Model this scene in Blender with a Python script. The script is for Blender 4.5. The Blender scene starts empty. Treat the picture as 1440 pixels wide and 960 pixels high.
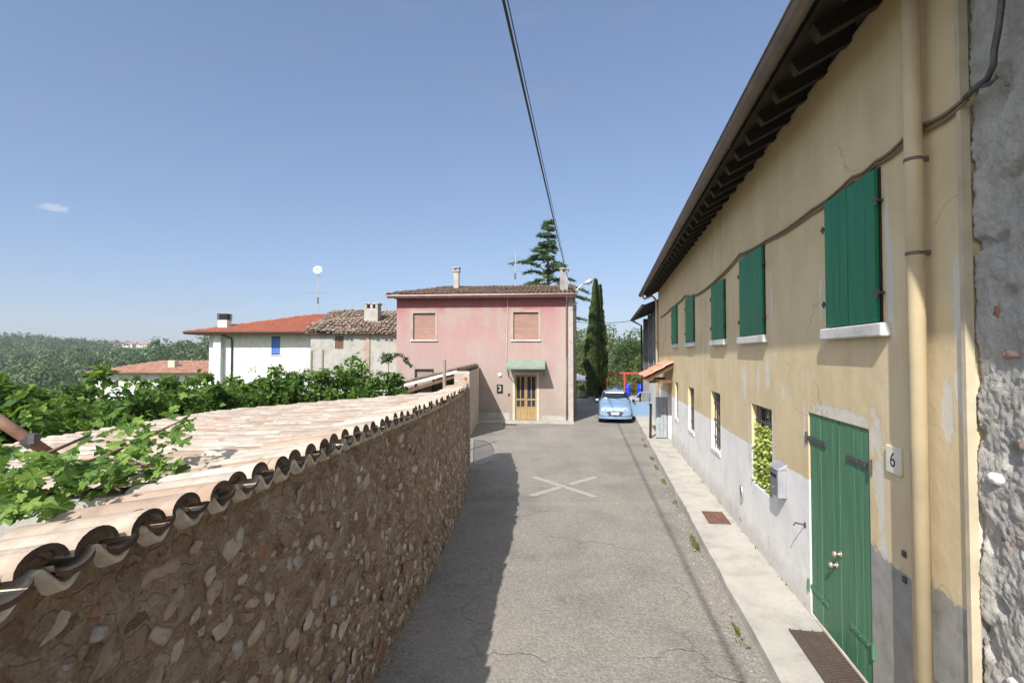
import bpy, bmesh, math, random
from mathutils import Vector, Matrix, noise
R = math.radians
SC = bpy.context.scene
COL = SC.collection
rng = random.Random(7)
# ------------------------------------------------------------------ helpers
class MB:
    """collects faces, builds ONE mesh object"""
    def __init__(s): s.v = []; s.f = []; s.m = []
    def add(s, vs, fs, mi=0):
        o = len(s.v); s.v += [tuple(p) for p in vs]
        for f in fs: s.f.append(tuple(i + o for i in f)); s.m.append(mi)
    def quad(s, a, b, c, d, mi=0): s.add([a, b, c, d], [(0, 1, 2, 3)], mi)
    def box(s, x0, x1, y0, y1, z0, z1, mi=0, M=None):
        vs = [(x, y, z) for z in (z0, z1) for y in (y0, y1) for x in (x0, x1)]
        if M: vs = [M @ Vector(p) for p in vs]
        s.add(vs, [(0, 2, 3, 1), (4, 5, 7, 6), (0, 1, 5, 4), (2, 6, 7, 3), (0, 4, 6, 2), (1, 3, 7, 5)], mi)
    def bar(s, a, b, w, h, up=(0, 0, 1), mi=0):
        a = Vector(a); b = Vector(b); d = (b - a).normalized()
        x = d.cross(Vector(up))
        if x.length < 1e-4: x = d.cross(Vector((1, 0, 0)))
        x.normalize(); u = x.cross(d)
        vs = []
        for p in (a, b):
            for i, j in ((-1, -1), (1, -1), (1, 1), (-1, 1)): vs.append(p + x * (i * w / 2) + u * (j * h / 2))
        s.add(vs, [(3, 2, 1, 0), (4, 5, 6, 7), (0, 1, 5, 4), (1, 2, 6, 5), (2, 3, 7, 6), (3, 0, 4, 7)], mi)
    def tube(s, pts, r, n=8, mi=0, cap=True):
        pts = [Vector(p) for p in pts]; rs = r if isinstance(r, (list, tuple)) else [r] * len(pts)
        vs = []; px = None
        for i, p in enumerate(pts):
            t = (pts[min(i + 1, len(pts) - 1)] - pts[max(i - 1, 0)]).normalized()
            x = (px - t * px.dot(t)) if px else t.cross(Vector((0.31, 0.2, 0.93)))
            if x.length < 1e-5: x = t.cross(Vector((1, 0, 0)))
            x.normalize(); px = x; y = t.cross(x)
            for k in range(n):
                a = 2 * math.pi * k / n
                vs.append(p + (x * math.cos(a) + y * math.sin(a)) * rs[i])
        fs = [(i * n + k, i * n + (k + 1) % n, (i + 1) * n + (k + 1) % n, (i + 1) * n + k) for i in range(len(pts) - 1) for k in range(n)]
        if cap: fs += [tuple(range(n - 1, -1, -1)), tuple((len(pts) - 1) * n + k for k in range(n))]
        s.add(vs, fs, mi)
    def lathe(s, c, prof, n=16, mi=0, axis=(0, 0, 1)):
        a = Vector(axis).normalized(); x = a.orthogonal().normalized(); y = a.cross(x); c = Vector(c)
        vs = [c + a * h + (x * math.cos(2 * math.pi * k / n) + y * math.sin(2 * math.pi * k / n)) * r for r, h in prof for k in range(n)]
        fs = [(i * n + k, i * n + (k + 1) % n, (i + 1) * n + (k + 1) % n, (i + 1) * n + k) for i in range(len(prof) - 1) for k in range(n)]
        fs += [tuple(range(n - 1, -1, -1)), tuple((len(prof) - 1) * n + k for k in range(n))]
        s.add(vs, fs, mi)
    def build(s, name, mats, parent=None, smooth=False, bevel=0, loc=None):
        me = bpy.data.meshes.new(name); me.from_pydata(s.v, [], s.f)
        if not isinstance(mats, (list, tuple)): mats = [mats]
        for m in mats: me.materials.append(m)
        if len(mats) > 1: me.polygons.foreach_set('material_index', s.m)
        if smooth: me.polygons.foreach_set('use_smooth', [True] * len(me.polygons))
        me.update()
        o = bpy.data.objects.new(name, me); COL.objects.link(o)
        if parent: o.parent = parent
        if loc: o.location = loc
        if bevel:
            b = o.modifiers.new('bevel', 'BEVEL'); b.width = bevel; b.segments = 2; b.limit_method = 'ANGLE'; b.angle_limit = R(40)
        return o

def tag(o, label=None, cat=None, group=None, kind=None):
    if label: o['label'] = label
    if cat: o['category'] = cat
    if group: o['group'] = group
    if kind: o['kind'] = kind
    return o
def empty(name, loc, rz, label, cat, group=None):
    o = bpy.data.objects.new(name, None); COL.objects.link(o); o.empty_display_size = .2
    o.location = loc; o.rotation_euler = (0, 0, rz)
    return tag(o, label, cat, group)

# camera numbers (used to place things at their real distance)
CAM = Vector((0, 0, 2.75)); PITCH = R(1.43); F = 720.0
def at(px, py, Y):
    x = (px - 720) / F; v = (480 - py) / F
    d = Vector((x, math.cos(PITCH) - v * math.sin(PITCH), math.sin(PITCH) + v * math.cos(PITCH)))
    return CAM + d * (Y / d.y)
SLOPE = -.017
def gz(y): return SLOPE * y

# ------------------------------------------------------------------ materials
def new_mat(name):
    m = bpy.data.materials.new(name); m.use_nodes = True; nt = m.node_tree
    return m, nt, nt.nodes['Principled BSDF']
class G:
    """tiny node graph helper"""
    def __init__(s, nt): s.nt = nt; s.L = nt.links; s.N = nt.nodes
    def n(s, t, **kw):
        d = s.N.new(t)
        for k, v in kw.items(): setattr(d, k, v)
        return d
    def set(s, sock, v):
        if hasattr(v, 'is_output'): s.L.new(v, sock)
        elif isinstance(v, (tuple, list)) and len(v) == 3 and sock.type == 'RGBA': sock.default_value = (*v, 1)
        else: sock.default_value = v
    def coord(s, kind='Object', scale=(1, 1, 1), rot=(0, 0, 0)):
        c = s.n('ShaderNodeTexCoord'); m = s.n('ShaderNodeMapping'); s.L.new(c.outputs[kind], m.inputs[0])
        m.inputs['Scale'].default_value = scale; m.inputs['Rotation'].default_value = rot
        return m.outputs[0]
    def noise(s, vec, scale, detail=4, rough=.55, dist=0):
        d = s.n('ShaderNodeTexNoise'); s.L.new(vec, d.inputs['Vector']); d.inputs['Scale'].default_value = scale
        d.inputs['Detail'].default_value = detail; d.inputs['Roughness'].default_value = rough; d.inputs['Distortion'].default_value = dist
        return d.outputs['Fac']
    def voro(s, vec, scale, feature='F1', out='Distance', rnd=1):
        d = s.n('ShaderNodeTexVoronoi', feature=feature); s.L.new(vec, d.inputs['Vector']); d.inputs['Scale'].default_value = scale
        d.inputs['Randomness'].default_value = rnd
        return d.outputs[out]
    def ramp(s, fac, stops, interp='LINEAR'):
        d = s.n('ShaderNodeValToRGB'); s.set(d.inputs[0], fac); e = d.color_ramp.elements; d.color_ramp.interpolation = interp
        while len(e) < len(stops): e.new(.5)
        for i, (p, c) in enumerate(stops):
            e[i].position = p; e[i].color = (*c, 1) if isinstance(c, (tuple, list)) else (c, c, c, 1)
        return d.outputs[0]
    def mix(s, fac, a, b, mode='MIX'):
        d = s.n('ShaderNodeMix', data_type='RGBA', blend_type=mode)
        s.set(d.inputs[0], fac); s.set(d.inputs[6], a); s.set(d.inputs[7], b)
        return d.outputs[2]
    def math(s, op, a, b=0.0, clamp=False):
        d = s.n('ShaderNodeMath', operation=op, use_clamp=clamp); s.set(d.inputs[0], a); s.set(d.inputs[1], b); return d.outputs[0]
    def sep(s, vec):
        d = s.n('ShaderNodeSeparateXYZ'); s.L.new(vec, d.inputs[0]); return d.outputs
    def step(s, v, lo, hi):
        d = s.n('ShaderNodeMapRange', interpolation_type='SMOOTHSTEP'); s.set(d.inputs[0], v)
        d.inputs[1].default_value = lo; d.inputs[2].default_value = hi; return d.outputs[0]
    def bump(s, h, strength=.3, dist=.02):
        d = s.n('ShaderNodeBump'); s.set(d.inputs['Height'], h); d.inputs['Strength'].default_value = strength; d.inputs['Distance'].default_value = dist
        return d.outputs[0]
    def island(s): return s.n('ShaderNodeNewGeometry').outputs['Random Per Island']

def simple(name, col, rough=.6, metal=0, var=.12, nscale=6, bump=0, bscale=40, spec=.4):
    m, nt, b = new_mat(name); g = G(nt); v = g.coord()
    f = g.noise(v, nscale, 5)
    lo = tuple(c * (1 - var) for c in col); hi = tuple(min(1, c * (1 + var)) for c in col)
    g.set(b.inputs['Base Color'], g.ramp(f, [(.3, lo), (.7, hi)]))
    b.inputs['Roughness'].default_value = rough; b.inputs['Metallic'].default_value = metal
    b.inputs['Specular IOR Level'].default_value = spec
    if bump: g.set(b.inputs['Normal'], g.bump(g.noise(v, bscale, 4), bump, .01))
    return m
def island_mat(name, cols, rough=.8, nscale=20, namt=.35, bump=.3, bscale=60, stain=None):
    m, nt, b = new_mat(name); g = G(nt); v = g.coord()
    n = len(cols); c = g.ramp(g.island(), [(i / max(1, n - 1), cc) for i, cc in enumerate(cols)])
    f = g.noise(v, nscale, 6, .65)
    c = g.mix(namt, c, g.ramp(f, [(.3, (.25, .25, .25)), (.7, (1, 1, 1))]), 'MULTIPLY')
    if stain:
        f2 = g.noise(v, stain[2] if len(stain) > 2 else 3, 5, .65)
        c = g.mix(g.step(f2, stain[1], stain[1] + .15), c, stain[0])
    g.set(b.inputs['Base Color'], c); b.inputs['Roughness'].default_value = rough; b.inputs['Specular IOR Level'].default_value = .25
    if bump: g.set(b.inputs['Normal'], g.bump(g.noise(v, bscale, 5), bump, .01))
    return m
def leaf_mat(name, dark, mid, light, trans=.35, nscale=1.3, wi=.6, wn=.45):
    m, nt, b = new_mat(name); g = G(nt); v = g.coord()
    f = g.math('ADD', g.math('MULTIPLY', g.island(), wi), g.math('MULTIPLY', g.noise(v, nscale, 3), wn))
    c = g.ramp(f, [(.18, dark), (.52, mid), (.88, light)])
    g.set(b.inputs['Base Color'], c); b.inputs['Roughness'].default_value = .5; b.inputs['Specular IOR Level'].default_value = .35
    t = g.n('ShaderNodeBsdfTranslucent'); g.set(t.inputs[0], g.mix(.5, c, (light[0] * 1.2, light[1] * 1.2, light[2] * .8)))
    ms = g.n('ShaderNodeMixShader'); ms.inputs[0].default_value = trans
    g.L.new(b.outputs[0], ms.inputs[1]); g.L.new(t.outputs[0], ms.inputs[2])
    g.L.new(ms.outputs[0], nt.nodes['Material Output'].inputs[0])
    return m
M = {}
def asphalt():
    m, nt, b = new_mat('worn_asphalt'); g = G(nt); v = g.coord()
    agg = g.voro(v, 52, out='Color'); a2 = g.noise(v, 130, 3, .7)
    fine = g.ramp(g.sep(agg)[0], [(0, (.17, .16, .145)), (.55, (.27, .255, .23)), (1, (.40, .38, .345))])
    c = g.mix(.45, fine, g.ramp(a2, [(.3, (.16, .152, .138)), (.7, (.38, .36, .33))]))
    big = g.noise(v, .55, 6, .62, .6)
    c = g.mix(.75, c, g.ramp(big, [(.32, (.66, .66, .67)), (.5, (.95, .94, .92)), (.68, (1.0, .97, .9))]), 'MULTIPLY')
    # tyre lanes and blotchy worn patches run along the street
    vs = g.coord(scale=(2.2, .25, 1), rot=(0, 0, R(8)))
    c = g.mix(.5, c, g.ramp(g.noise(vs, .8, 5, .6), [(.36, (.84, .84, .84)), (.62, (1, 1, 1))]), 'MULTIPLY')
    pm = g.step(g.noise(v, 1.9, 6, .7), .60, .64)
    c = g.mix(g.math('MULTIPLY', pm, .30), c, (.14, .135, .125))
    oil = g.step(g.voro(g.coord(scale=(1, .6, 1)), .55), .16, .05)
    c = g.mix(g.math('MULTIPLY', g.math('MULTIPLY', oil, g.noise(v, 6, 5, .7)), .45), c, (.10, .095, .09))
    c = g.mix(g.math('MULTIPLY', g.step(g.noise(v, .23, 5, .6, 1.0), .5, .64), .35), c, (.38, .345, .295))
    vd = g.n('ShaderNodeVectorMath', operation='ADD'); nn = g.n('ShaderNodeTexNoise'); g.L.new(v, nn.inputs['Vector']); nn.inputs['Scale'].default_value = 1.6; nn.inputs['Detail'].default_value = 6
    g.L.new(v, vd.inputs[0]); g.L.new(nn.outputs['Color'], vd.inputs[1])
    cr = g.voro(vd.outputs[0], .33, 'DISTANCE_TO_EDGE')
    crack = g.math('MULTIPLY', g.math('SUBTRACT', 1, g.step(cr, .002, .009)), g.step(g.noise(v, .7, 3), .42, .55))
    c = g.mix(g.math('MULTIPLY', crack, .22), c, (.12, .11, .10))
    g.set(b.inputs['Base Color'], c); b.inputs['Roughness'].default_value = .85; b.inputs['Specular IOR Level'].default_value = .3
    h = g.math('ADD', g.math('MULTIPLY', g.voro(v, 52), -.7), g.math('MULTIPLY', crack, -1.5))
    g.set(b.inputs['Normal'], g.bump(h, .6, .012))
    return m
M['asphalt'] = asphalt()
def concrete(name, col, stain=(.2, .18, .15), bump=.25, streak=None):
    m, nt, b = new_mat(name); g = G(nt); v = g.coord()
    c = g.ramp(g.noise(v, 2.2, 8, .65), [(.3, tuple(x * .72 for x in col)), (.5, col), (.72, tuple(min(1, x * 1.15) for x in col))])
    c = g.mix(.3, c, g.ramp(g.noise(v, 60, 4, .7), [(.35, (.55, .55, .55)), (.6, (1, 1, 1))]), 'MULTIPLY')
    c = g.mix(g.math('MULTIPLY', g.step(g.noise(v, 1.3, 8, .72, .8), .57, .72), .6), c, stain)
    if streak:
        c = g.mix(g.math('MULTIPLY', g.step(g.noise(g.coord(scale=(5, 5, .35)), 1.2, 5, .6), .5, .7), streak), c, stain)
    g.set(b.inputs['Base Color'], c); b.inputs['Roughness'].default_value = .88; b.inputs['Specular IOR Level'].default_value = .25
    g.set(b.inputs['Normal'], g.bump(g.math('ADD', g.noise(v, 14, 6, .7), g.math('MULTIPLY', g.noise(v, 110, 3), .35)), bump, .015))
    return m
M['concrete'] = concrete('pale_concrete', (.47, .445, .395), (.27, .245, .20))
M['plinth'] = concrete('grey_concrete', (.42, .40, .36), (.24, .22, .19))
M['render_grey'] = concrete('old_grey_render', (.42, .405, .375), (.20, .185, .16), .5, .22)
M['render_white'] = concrete('white_render', (.72, .725, .70), (.64, .63, .60), .08)
M['render_cream'] = concrete('cream_render', (.6, .52, .4), (.4, .34, .26), .15)
M['render_side'] = concrete('grey_side_render', (.33, .32, .31), (.2, .19, .18), .2)

def plaster_yellow():
    m, nt, b = new_mat('ochre_plaster'); g = G(nt); v = g.coord(); x, y, z = g.sep(v)
    c = g.ramp(g.noise(v, 1.1, 7, .6), [(.3, (.60, .475, .285)), (.5, (.68, .55, .345)), (.7, (.73, .605, .395))])
    c = g.mix(.35, c, g.ramp(g.noise(g.coord(scale=(3, 3, .28)), 1.3, 5, .6), [(.35, (.8, .78, .74)), (.6, (1, 1, 1))]), 'MULTIPLY')
    wob = g.math('MULTIPLY', g.math('SUBTRACT', g.noise(v, 3, 5, .6), .5), .10)
    # whitewashed dado beyond the door
    zz = g.math('ADD', z, wob)
    dado = g.math('MULTIPLY', g.math('SUBTRACT', 1, g.step(zz, 1.425, 1.445)), g.step(x, 5.72, 5.76))
    white = g.ramp(g.noise(v, 2.0, 7, .66), [(.3, (.72, .705, .67)), (.55, (.84, .83, .80)), (.8, (.87, .86, .83))])
    white = g.mix(g.math('MULTIPLY', g.step(g.noise(v, 2.6, 8, .75, .5), .6, .66), g.math('SUBTRACT', 1, g.step(z, .12, .6))), white, (.30, .28, .25))
    c = g.mix(dado, c, white)
    # bare cement patch on the near side of the door
    zc = g.math('ADD', z, g.math('MULTIPLY', g.math('SUBTRACT', g.noise(v, 2.2, 6, .6), .5), .9))
    cem = g.math('MULTIPLY', g.math('SUBTRACT', 1, g.step(zc, 1.20, 1.24)), g.math('SUBTRACT', 1, g.step(x, 4.60, 4.63)))
    cement = g.ramp(g.noise(v, 4, 7, .65), [(.3, (.24, .235, .215)), (.7, (.40, .385, .35))])
    c = g.mix(cem, c, cement)
    # flaked and patched white spots: (s, z, rs, rz)
    spots = [(5.2, 2.2, .62, .07), (4.50, 2.12, .08, .2), (4.46, 1.75, .09, .25), (4.42, 1.52, .05, .3), (4.4, 1.3, .06, .12), (7.2, 2.5, .10, .22), (7.6, 2.42, .07, .22), (8.3, 2.35, .12, .30), (6.6, 2.3, .05, .1), (3.5, 2.6, .05, .3), (3.62, 2.4, .06, .2), (3.45, 1.6, .035, .35), (4.25, 3.3, .05, .5), (4.28, 3.75, .035, .3), (5.5, 3.3, .04, .3), (7.0, 3.4, .05, .4), (3.52, 3.05, .04, .3), (5.95, 2.0, .04, .25), (9.2, 2.5, .06, .1), (12.2, 2.2, .08, .1), (8.1, 1.5, .06, .5), (7.0, 1.5, .05, .6), (10.95, 1.4, .06, .5), (13.8, 1.4, .06, .5)]
    tot = None
    nx = g.math('MULTIPLY', g.math('SUBTRACT', g.noise(v, 7, 8, .78, .6), .5), 5.5)
    for (sx, sz, rx, rz) in spots:
        dx = g.math('DIVIDE', g.math('SUBTRACT', x, sx), rx); dz = g.math('DIVIDE', g.math('SUBTRACT', z, sz), rz)
        d = g.math('ADD', g.math('MULTIPLY', dx, dx), g.math('MULTIPLY', dz, dz))
        e = g.math('SUBTRACT', 1, g.step(g.math('ADD', d, nx), .55, 1.1))
        tot = e if tot is None else g.math('MAXIMUM', tot, e)
    c = g.mix(g.math('MULTIPLY', tot, .75), c, (.66, .645, .60))
    vd = g.n('ShaderNodeVectorMath', operation='ADD'); nn = g.n('ShaderNodeTexNoise'); g.L.new(v, nn.inputs['Vector']); nn.inputs['Scale'].default_value = 1.3; nn.inputs['Detail'].default_value = 7
    g.L.new(v, vd.inputs[0]); g.L.new(nn.outputs['Color'], vd.inputs[1])
    crk = g.math('MULTIPLY', g.math('SUBTRACT', 1, g.step(g.voro(vd.outputs[0], .55, 'DISTANCE_TO_EDGE'), .001, .006)), g.step(g.noise(v, .6, 3), .48, .58))
    c = g.mix(g.math('MULTIPLY', crk, .35), c, (.25, .2, .14))
    spl = g.math('MULTIPLY', g.math('SUBTRACT', 1, g.step(g.math('ADD', z, g.math('MULTIPLY', g.math('SUBTRACT', g.noise(v, 5, 7, .75), .5), .7)), .05, .42)), .45)
    c = g.mix(spl, c, (.38, .35, .30))
    run = g.math('MULTIPLY', g.step(g.noise(g.coord(scale=(9, 9, .35)), 1.0, 6, .7), .6, .75), g.step(g.math('ADD', z, g.math('MULTIPLY', wob, 4)), 2.2, 3.1))
    c = g.mix(g.math('MULTIPLY', run, .22), c, (.42, .35, .24))
    g.set(b.inputs['Base Color'], c); b.inputs['Roughness'].default_value = .9; b.inputs['Specular IOR Level'].default_value = .2
    h = g.math('ADD', g.math('MULTIPLY', g.noise(v, 1.6, 6, .6), 1.5), g.math('ADD', g.math('MULTIPLY', g.noise(v, 45, 4, .7), .12), g.math('MULTIPLY', tot, -.15)))
    g.set(b.inputs['Normal'], g.bump(h, .35, .03))
    return m
M['yellow'] = plaster_yellow()
def plaster_pink():
    m, nt, b = new_mat('faded_pink_plaster'); g = G(nt); v = g.coord(); x, y, z = g.sep(v)
    w = g.math('MULTIPLY', g.math('SUBTRACT', g.noise(v, .9, 6, .65), .5), 1.1)
    zz = g.math('ADD', z, w)
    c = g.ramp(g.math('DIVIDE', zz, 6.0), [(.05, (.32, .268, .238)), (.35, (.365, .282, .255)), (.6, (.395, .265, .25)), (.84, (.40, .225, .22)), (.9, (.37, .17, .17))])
    grey = g.step(g.noise(g.coord(scale=(.55, 1, .35)), 1.5, 6, .6), .47, .62)
    c = g.mix(g.math('MULTIPLY', grey, .75), c, (.375, .312, .278))
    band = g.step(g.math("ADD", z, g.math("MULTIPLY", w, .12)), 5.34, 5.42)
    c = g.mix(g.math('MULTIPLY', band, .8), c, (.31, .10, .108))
    pale = g.math('MULTIPLY', g.step(g.math('ADD', x, w), 7.4, 8.1), g.math('SUBTRACT', 1, band))
    c = g.mix(g.math('MULTIPLY', pale, .7), c, (.41, .345, .31))
    c = g.mix(.3, c, g.ramp(g.noise(g.coord(scale=(4, 4, .5)), 1.4, 7, .7), [(.35, (.8, .8, .8)), (.6, (1, 1, 1))]), 'MULTIPLY')
    c = g.mix(g.math('MULTIPLY', g.math('SUBTRACT', 1, g.step(zz, .1, .7)), .55), c, (.28, .25, .225))
    g.set(b.inputs['Base Color'], c); b.inputs['Roughness'].default_value = .9; b.inputs['Specular IOR Level'].default_value = .2
    g.set(b.inputs['Normal'], g.bump(g.math('ADD', g.noise(v, 2, 6, .6), g.math('MULTIPLY', g.noise(v, 30, 4), .2)), .3, .02))
    return m
M['pink'] = plaster_pink()
def rough_stone():
    m, nt, b = new_mat('rough_lime_mortar'); g = G(nt); v = g.coord()
    c = g.ramp(g.noise(v, 5, 9, .7, .4), [(.25, (.34, .31, .27)), (.45, (.50, .475, .43)), (.6, (.58, .555, .51)), (.8, (.68, .66, .62))])
    c = g.mix(g.math('MULTIPLY', g.step(g.noise(v, 1.7, 4), .55, .7), .5), c, (.46, .44, .41))
    c = g.mix(.35, c, g.ramp(g.noise(v, 90, 4, .7), [(.35, (.45, .44, .42)), (.6, (1, 1, 1))]), 'MULTIPLY')
    g.set(b.inputs['Base Color'], c); b.inputs['Roughness'].default_value = .95; b.inputs['Specular IOR Level'].default_value = .15
    g.set(b.inputs['Normal'], g.bump(g.math('ADD', g.noise(v, 26, 8, .75), g.math('MULTIPLY', g.noise(v, 120, 3), .4)), .9, .02))
    return m
M['rubble'] = rough_stone()
def mortar_brown():
    m, nt, b = new_mat('earth_mortar'); g = G(nt); v = g.coord()
    c = g.ramp(g.noise(v, 3.6, 10, .74, .5), [(.28, (.22, .145, .095)), (.42, (.44, .315, .215)), (.56, (.59, .45, .325)), (.75, (.72, .60, .47))])
    vd = g.n('ShaderNodeVectorMath', operation='ADD'); nn = g.n('ShaderNodeTexNoise'); g.L.new(v, nn.inputs['Vector']); nn.inputs['Scale'].default_value = 7; nn.inputs['Detail'].default_value = 5
    sc2 = g.n('ShaderNodeVectorMath', operation='SCALE'); g.L.new(nn.outputs['Color'], sc2.inputs[0]); sc2.inputs['Scale'].default_value = .16
    g.L.new(g.coord(scale=(1, 1, 1.5)), vd.inputs[0]); g.L.new(sc2.outputs[0], vd.inputs[1])
    cell = g.sep(g.voro(vd.outputs[0], 9.5, out='Color')); edge = g.step(g.voro(vd.outputs[0], 9.5, 'DISTANCE_TO_EDGE'), .04, .17)
    rub = g.ramp(cell[0], [(0, (.22, .14, .09)), (.3, (.46, .335, .23)), (.55, (.62, .50, .37)), (.75, (.40, .23, .15)), (1, (.72, .61, .48))])
    c = g.mix(g.math('MULTIPLY', g.math('MULTIPLY', edge, g.step(cell[1], .25, .5)), .75), c, rub)
    c = g.mix(g.math('MULTIPLY', g.step(g.noise(v, 7, 5, .6), .62, .7), .45), c, (.36, .15, .09))
    c = g.mix(g.math('MULTIPLY', g.step(g.noise(v, 11, 6, .65), .58, .66), .6), c, (.62, .53, .42))
    c = g.mix(g.math('MULTIPLY', g.step(g.noise(v, 14, 5, .6), .62, .68), .6), c, (.17, .125, .09))
    c = g.mix(.45, c, g.ramp(g.noise(v, 60, 5, .75), [(.35, (.4, .4, .4)), (.62, (1.1, 1.1, 1.1))]), 'MULTIPLY')
    g.set(b.inputs['Base Color'], c); b.inputs['Roughness'].default_value = .95; b.inputs['Specular IOR Level'].default_value = .1
    g.set(b.inputs['Normal'], g.bump(g.math('ADD', g.math('MULTIPLY', edge, .7), g.math('ADD', g.noise(v, 22, 8, .75), g.math('MULTIPLY', g.noise(v, 90, 3), .4))), 1.0, .035))
    return m
M['mortar'] = mortar_brown()
M['stones'] = island_mat('field_stones', [(.70, .60, .47), (.50, .38, .27), (.78, .70, .58), (.42, .25, .16), (.40, .31, .23), (.82, .74, .61), (.48, .36, .25), (.60, .56, .51), (.36, .24, .16)], .9, 9, .6, .5, 40)
M['redstone'] = island_mat('brick_rubble', [(.40, .22, .15), (.48, .40, .34), (.36, .17, .12), (.5, .45, .4)], .9, 14, .5, .5, 50)
M['tile_pale'] = island_mat('sunbleached_tiles', [(.47, .39, .31), (.54, .48, .41), (.44, .30, .22), (.56, .52, .45), (.49, .41, .33), (.40, .30, .23)], .85, 7, .5, .35, 40, ((.26, .20, .15), .57, 5))
M['tile_edge'] = island_mat('lichen_tile_edge', [(.12, .075, .055), (.2, .12, .085), (.09, .065, .05)], .9, 30, .5, .3)
M['tile_old'] = island_mat('old_brown_tiles', [(.36, .27, .20), (.28, .19, .135), (.44, .36, .28), (.20, .15, .12), (.50, .43, .35), (.33, .22, .15)], .9, 9, .45, .3, 40, ((.13, .11, .09), .58, 4))
M['tile_dark'] = island_mat('grey_brown_tiles', [(.235, .165, .125), (.17, .122, .10), (.30, .225, .17), (.14, .105, .088), (.34, .25, .19)], .9, 9, .45, .3, 40, ((.10, .085, .07), .6, 4))
M['tile_red'] = island_mat('terracotta_tiles', [(.45, .15, .085), (.40, .13, .075), (.50, .18, .105), (.42, .16, .1)], .8, 5, .25, .1)
M['tile_new'] = island_mat('pinkish_clay_tiles', [(.52, .27, .18), (.60, .36, .26), (.44, .20, .13), (.62, .42, .32)], .85, 9, .35, .2)
M['brick'] = island_mat('pale_bricks', [(.55, .46, .38), (.47, .36, .28), (.60, .53, .46), (.42, .28, .2)], .9, 14, .3, .3)
M['brick_mortar'] = simple('brick_mortar', (.48, .44, .38), .95)
def painted_wood(name, col, dark, axis_scale):
    m, nt, b = new_mat(name); g = G(nt); v = g.coord(scale=axis_scale); v0 = g.coord()
    f = g.noise(v, 3.0, 7, .65)
    c = g.ramp(f, [(.3, dark), (.5, col), (.75, tuple(min(1, k * 1.25) for k in col))])
    c = g.mix(.35, c, g.ramp(g.island(), [(0, (.75, .8, .78)), (1, (1.1, 1.1, 1.05))]), 'MULTIPLY')
    c = g.mix(g.math('MULTIPLY', g.step(g.noise(v, 5, 8, .78, .5), .60, .70), .30), c, tuple(min(1, k * 2.2 + .04) for k in col))
    g.set(b.inputs['Base Color'], c); b.inputs['Roughness'].default_value = .55; b.inputs['Specular IOR Level'].default_value = .35
    g.set(b.inputs['Normal'], g.bump(g.noise(v, 12, 5), .2, .006))
    return m
M['door_green'] = painted_wood('green_door_paint', (.075, .20, .115), (.055, .155, .09), (6, 6, .5))
M['shutter_green'] = painted_wood('green_shutter_paint', (.012, .185, .09), (.009, .14, .068), (6, 6, .5))
M['wood_dark'] = painted_wood('dark_rafter_wood', (.028, .021, .016), (.013, .010, .008), (3, 1, 6))
M['wood_brown'] = painted_wood('brown_wood', (.16, .09, .05), (.08, .045, .028), (5, 5, .6))
M['wood_grey'] = painted_wood('weathered_wood', (.28, .24, .2), (.15, .12, .1), (5, 5, .6))
M['door_wood'] = painted_wood('honey_door_wood', (.36, .245, .12), (.26, .165, .07), (5, 5, .6))
M['shutter_pink'] = painted_wood('pink_roller_slats', (.33, .195, .16), (.28, .16, .13), (.6, 1, 4))
M['shutter_blue'] = painted_wood('blue_shutter_paint', (.07, .17, .52), (.05, .13, .42), (6, 6, .6))
M['stone_sill'] = concrete('stone_sill', (.62, .61, .59), (.4, .38, .35), .3)
M['pipe_cream'] = simple('cream_pipe_paint', (.58, .475, .305), .5, 0, .14, 2.5)
M['gutter'] = simple('grey_brown_gutter', (.16, .13, .11), .5, .3, .2, 4)
M['gutter_pink'] = simple('pinkish_gutter', (.42, .27, .25), .5, 0, .15, 4)
M['iron'] = simple('old_iron', (.12, .115, .12), .6, .6, .25, 20, .2)
M['iron_dark'] = simple('dark_iron', (.03, .03, .032), .5, .3, .2, 10)
M['galv'] = simple('galvanised_metal', (.5, .5, .5), .4, .6, .12, 12)
M['rust'] = simple('rusty_plate', (.17, .088, .065), .85, .1, .3, 7, .2)
M['pole_rust'] = simple('rusty_tube', (.30, .17, .12), .7, .2, .35, 12, .2)
M['black'] = simple('dark_void', (.012, .012, .012), .9)
M['dark_int'] = simple('dim_interior', (.05, .042, .035), .9)
M['white_paint'] = simple('white_paint', (.78, .78, .76), .5, 0, .06)
M['cable'] = simple('black_cable', (.035, .033, .032), .6)
M['cable_brown'] = simple('painted_over_cable', (.20, .15, .09), .7)
M['glass_dark'] = simple('dark_glass', (.015, .018, .022), .06, 0, .1, 2, 0, 40, .7)
M['glass_tint'] = simple('smoky_glass', (.03, .034, .04), .08, 0, .1, 2, 0, 40, .6)
M['awning'] = simple('pale_green_sheet', (.21, .29, .235), .35, 0, .15, 3)
M['awning_dark'] = simple('dark_green_frame', (.07, .15, .10), .5)
M['red_paint'] = simple('red_frame_paint', (.48, .07, .05), .5, 0, .2, 4)
M['blue_plastic'] = simple('blue_plastic', (.02, .05, .50), .4, 0, .08)
M['grey_plastic'] = simple('pale_grey_plastic', (.42, .47, .53), .5)
M['white_cloth'] = simple('white_canvas', (.86, .86, .86), .8)
M['stone_grey'] = simple('stone_post_grey', (.30, .30, .29), .9, 0, .2, 6, .4)
M['marking'] = simple('worn_road_paint', (.40, .395, .375), .8, 0, .3, 14, .3, 90)
M['bark'] = simple('bark', (.13, .095, .07), .95, 0, .3, 14, .6, 30)
M['vine_stem'] = simple('vine_stem', (.20, .13, .085), .9, 0, .3, 14)
M['leaf_vine'] = leaf_mat('vine_leaves', (.022, .06, .010), (.085, .175, .024), (.22, .34, .06), .4)
M['leaf_vine2'] = leaf_mat('vine_leaves_shaded', (.018, .05, .012), (.065, .145, .026), (.17, .28, .05), .4)
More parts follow.
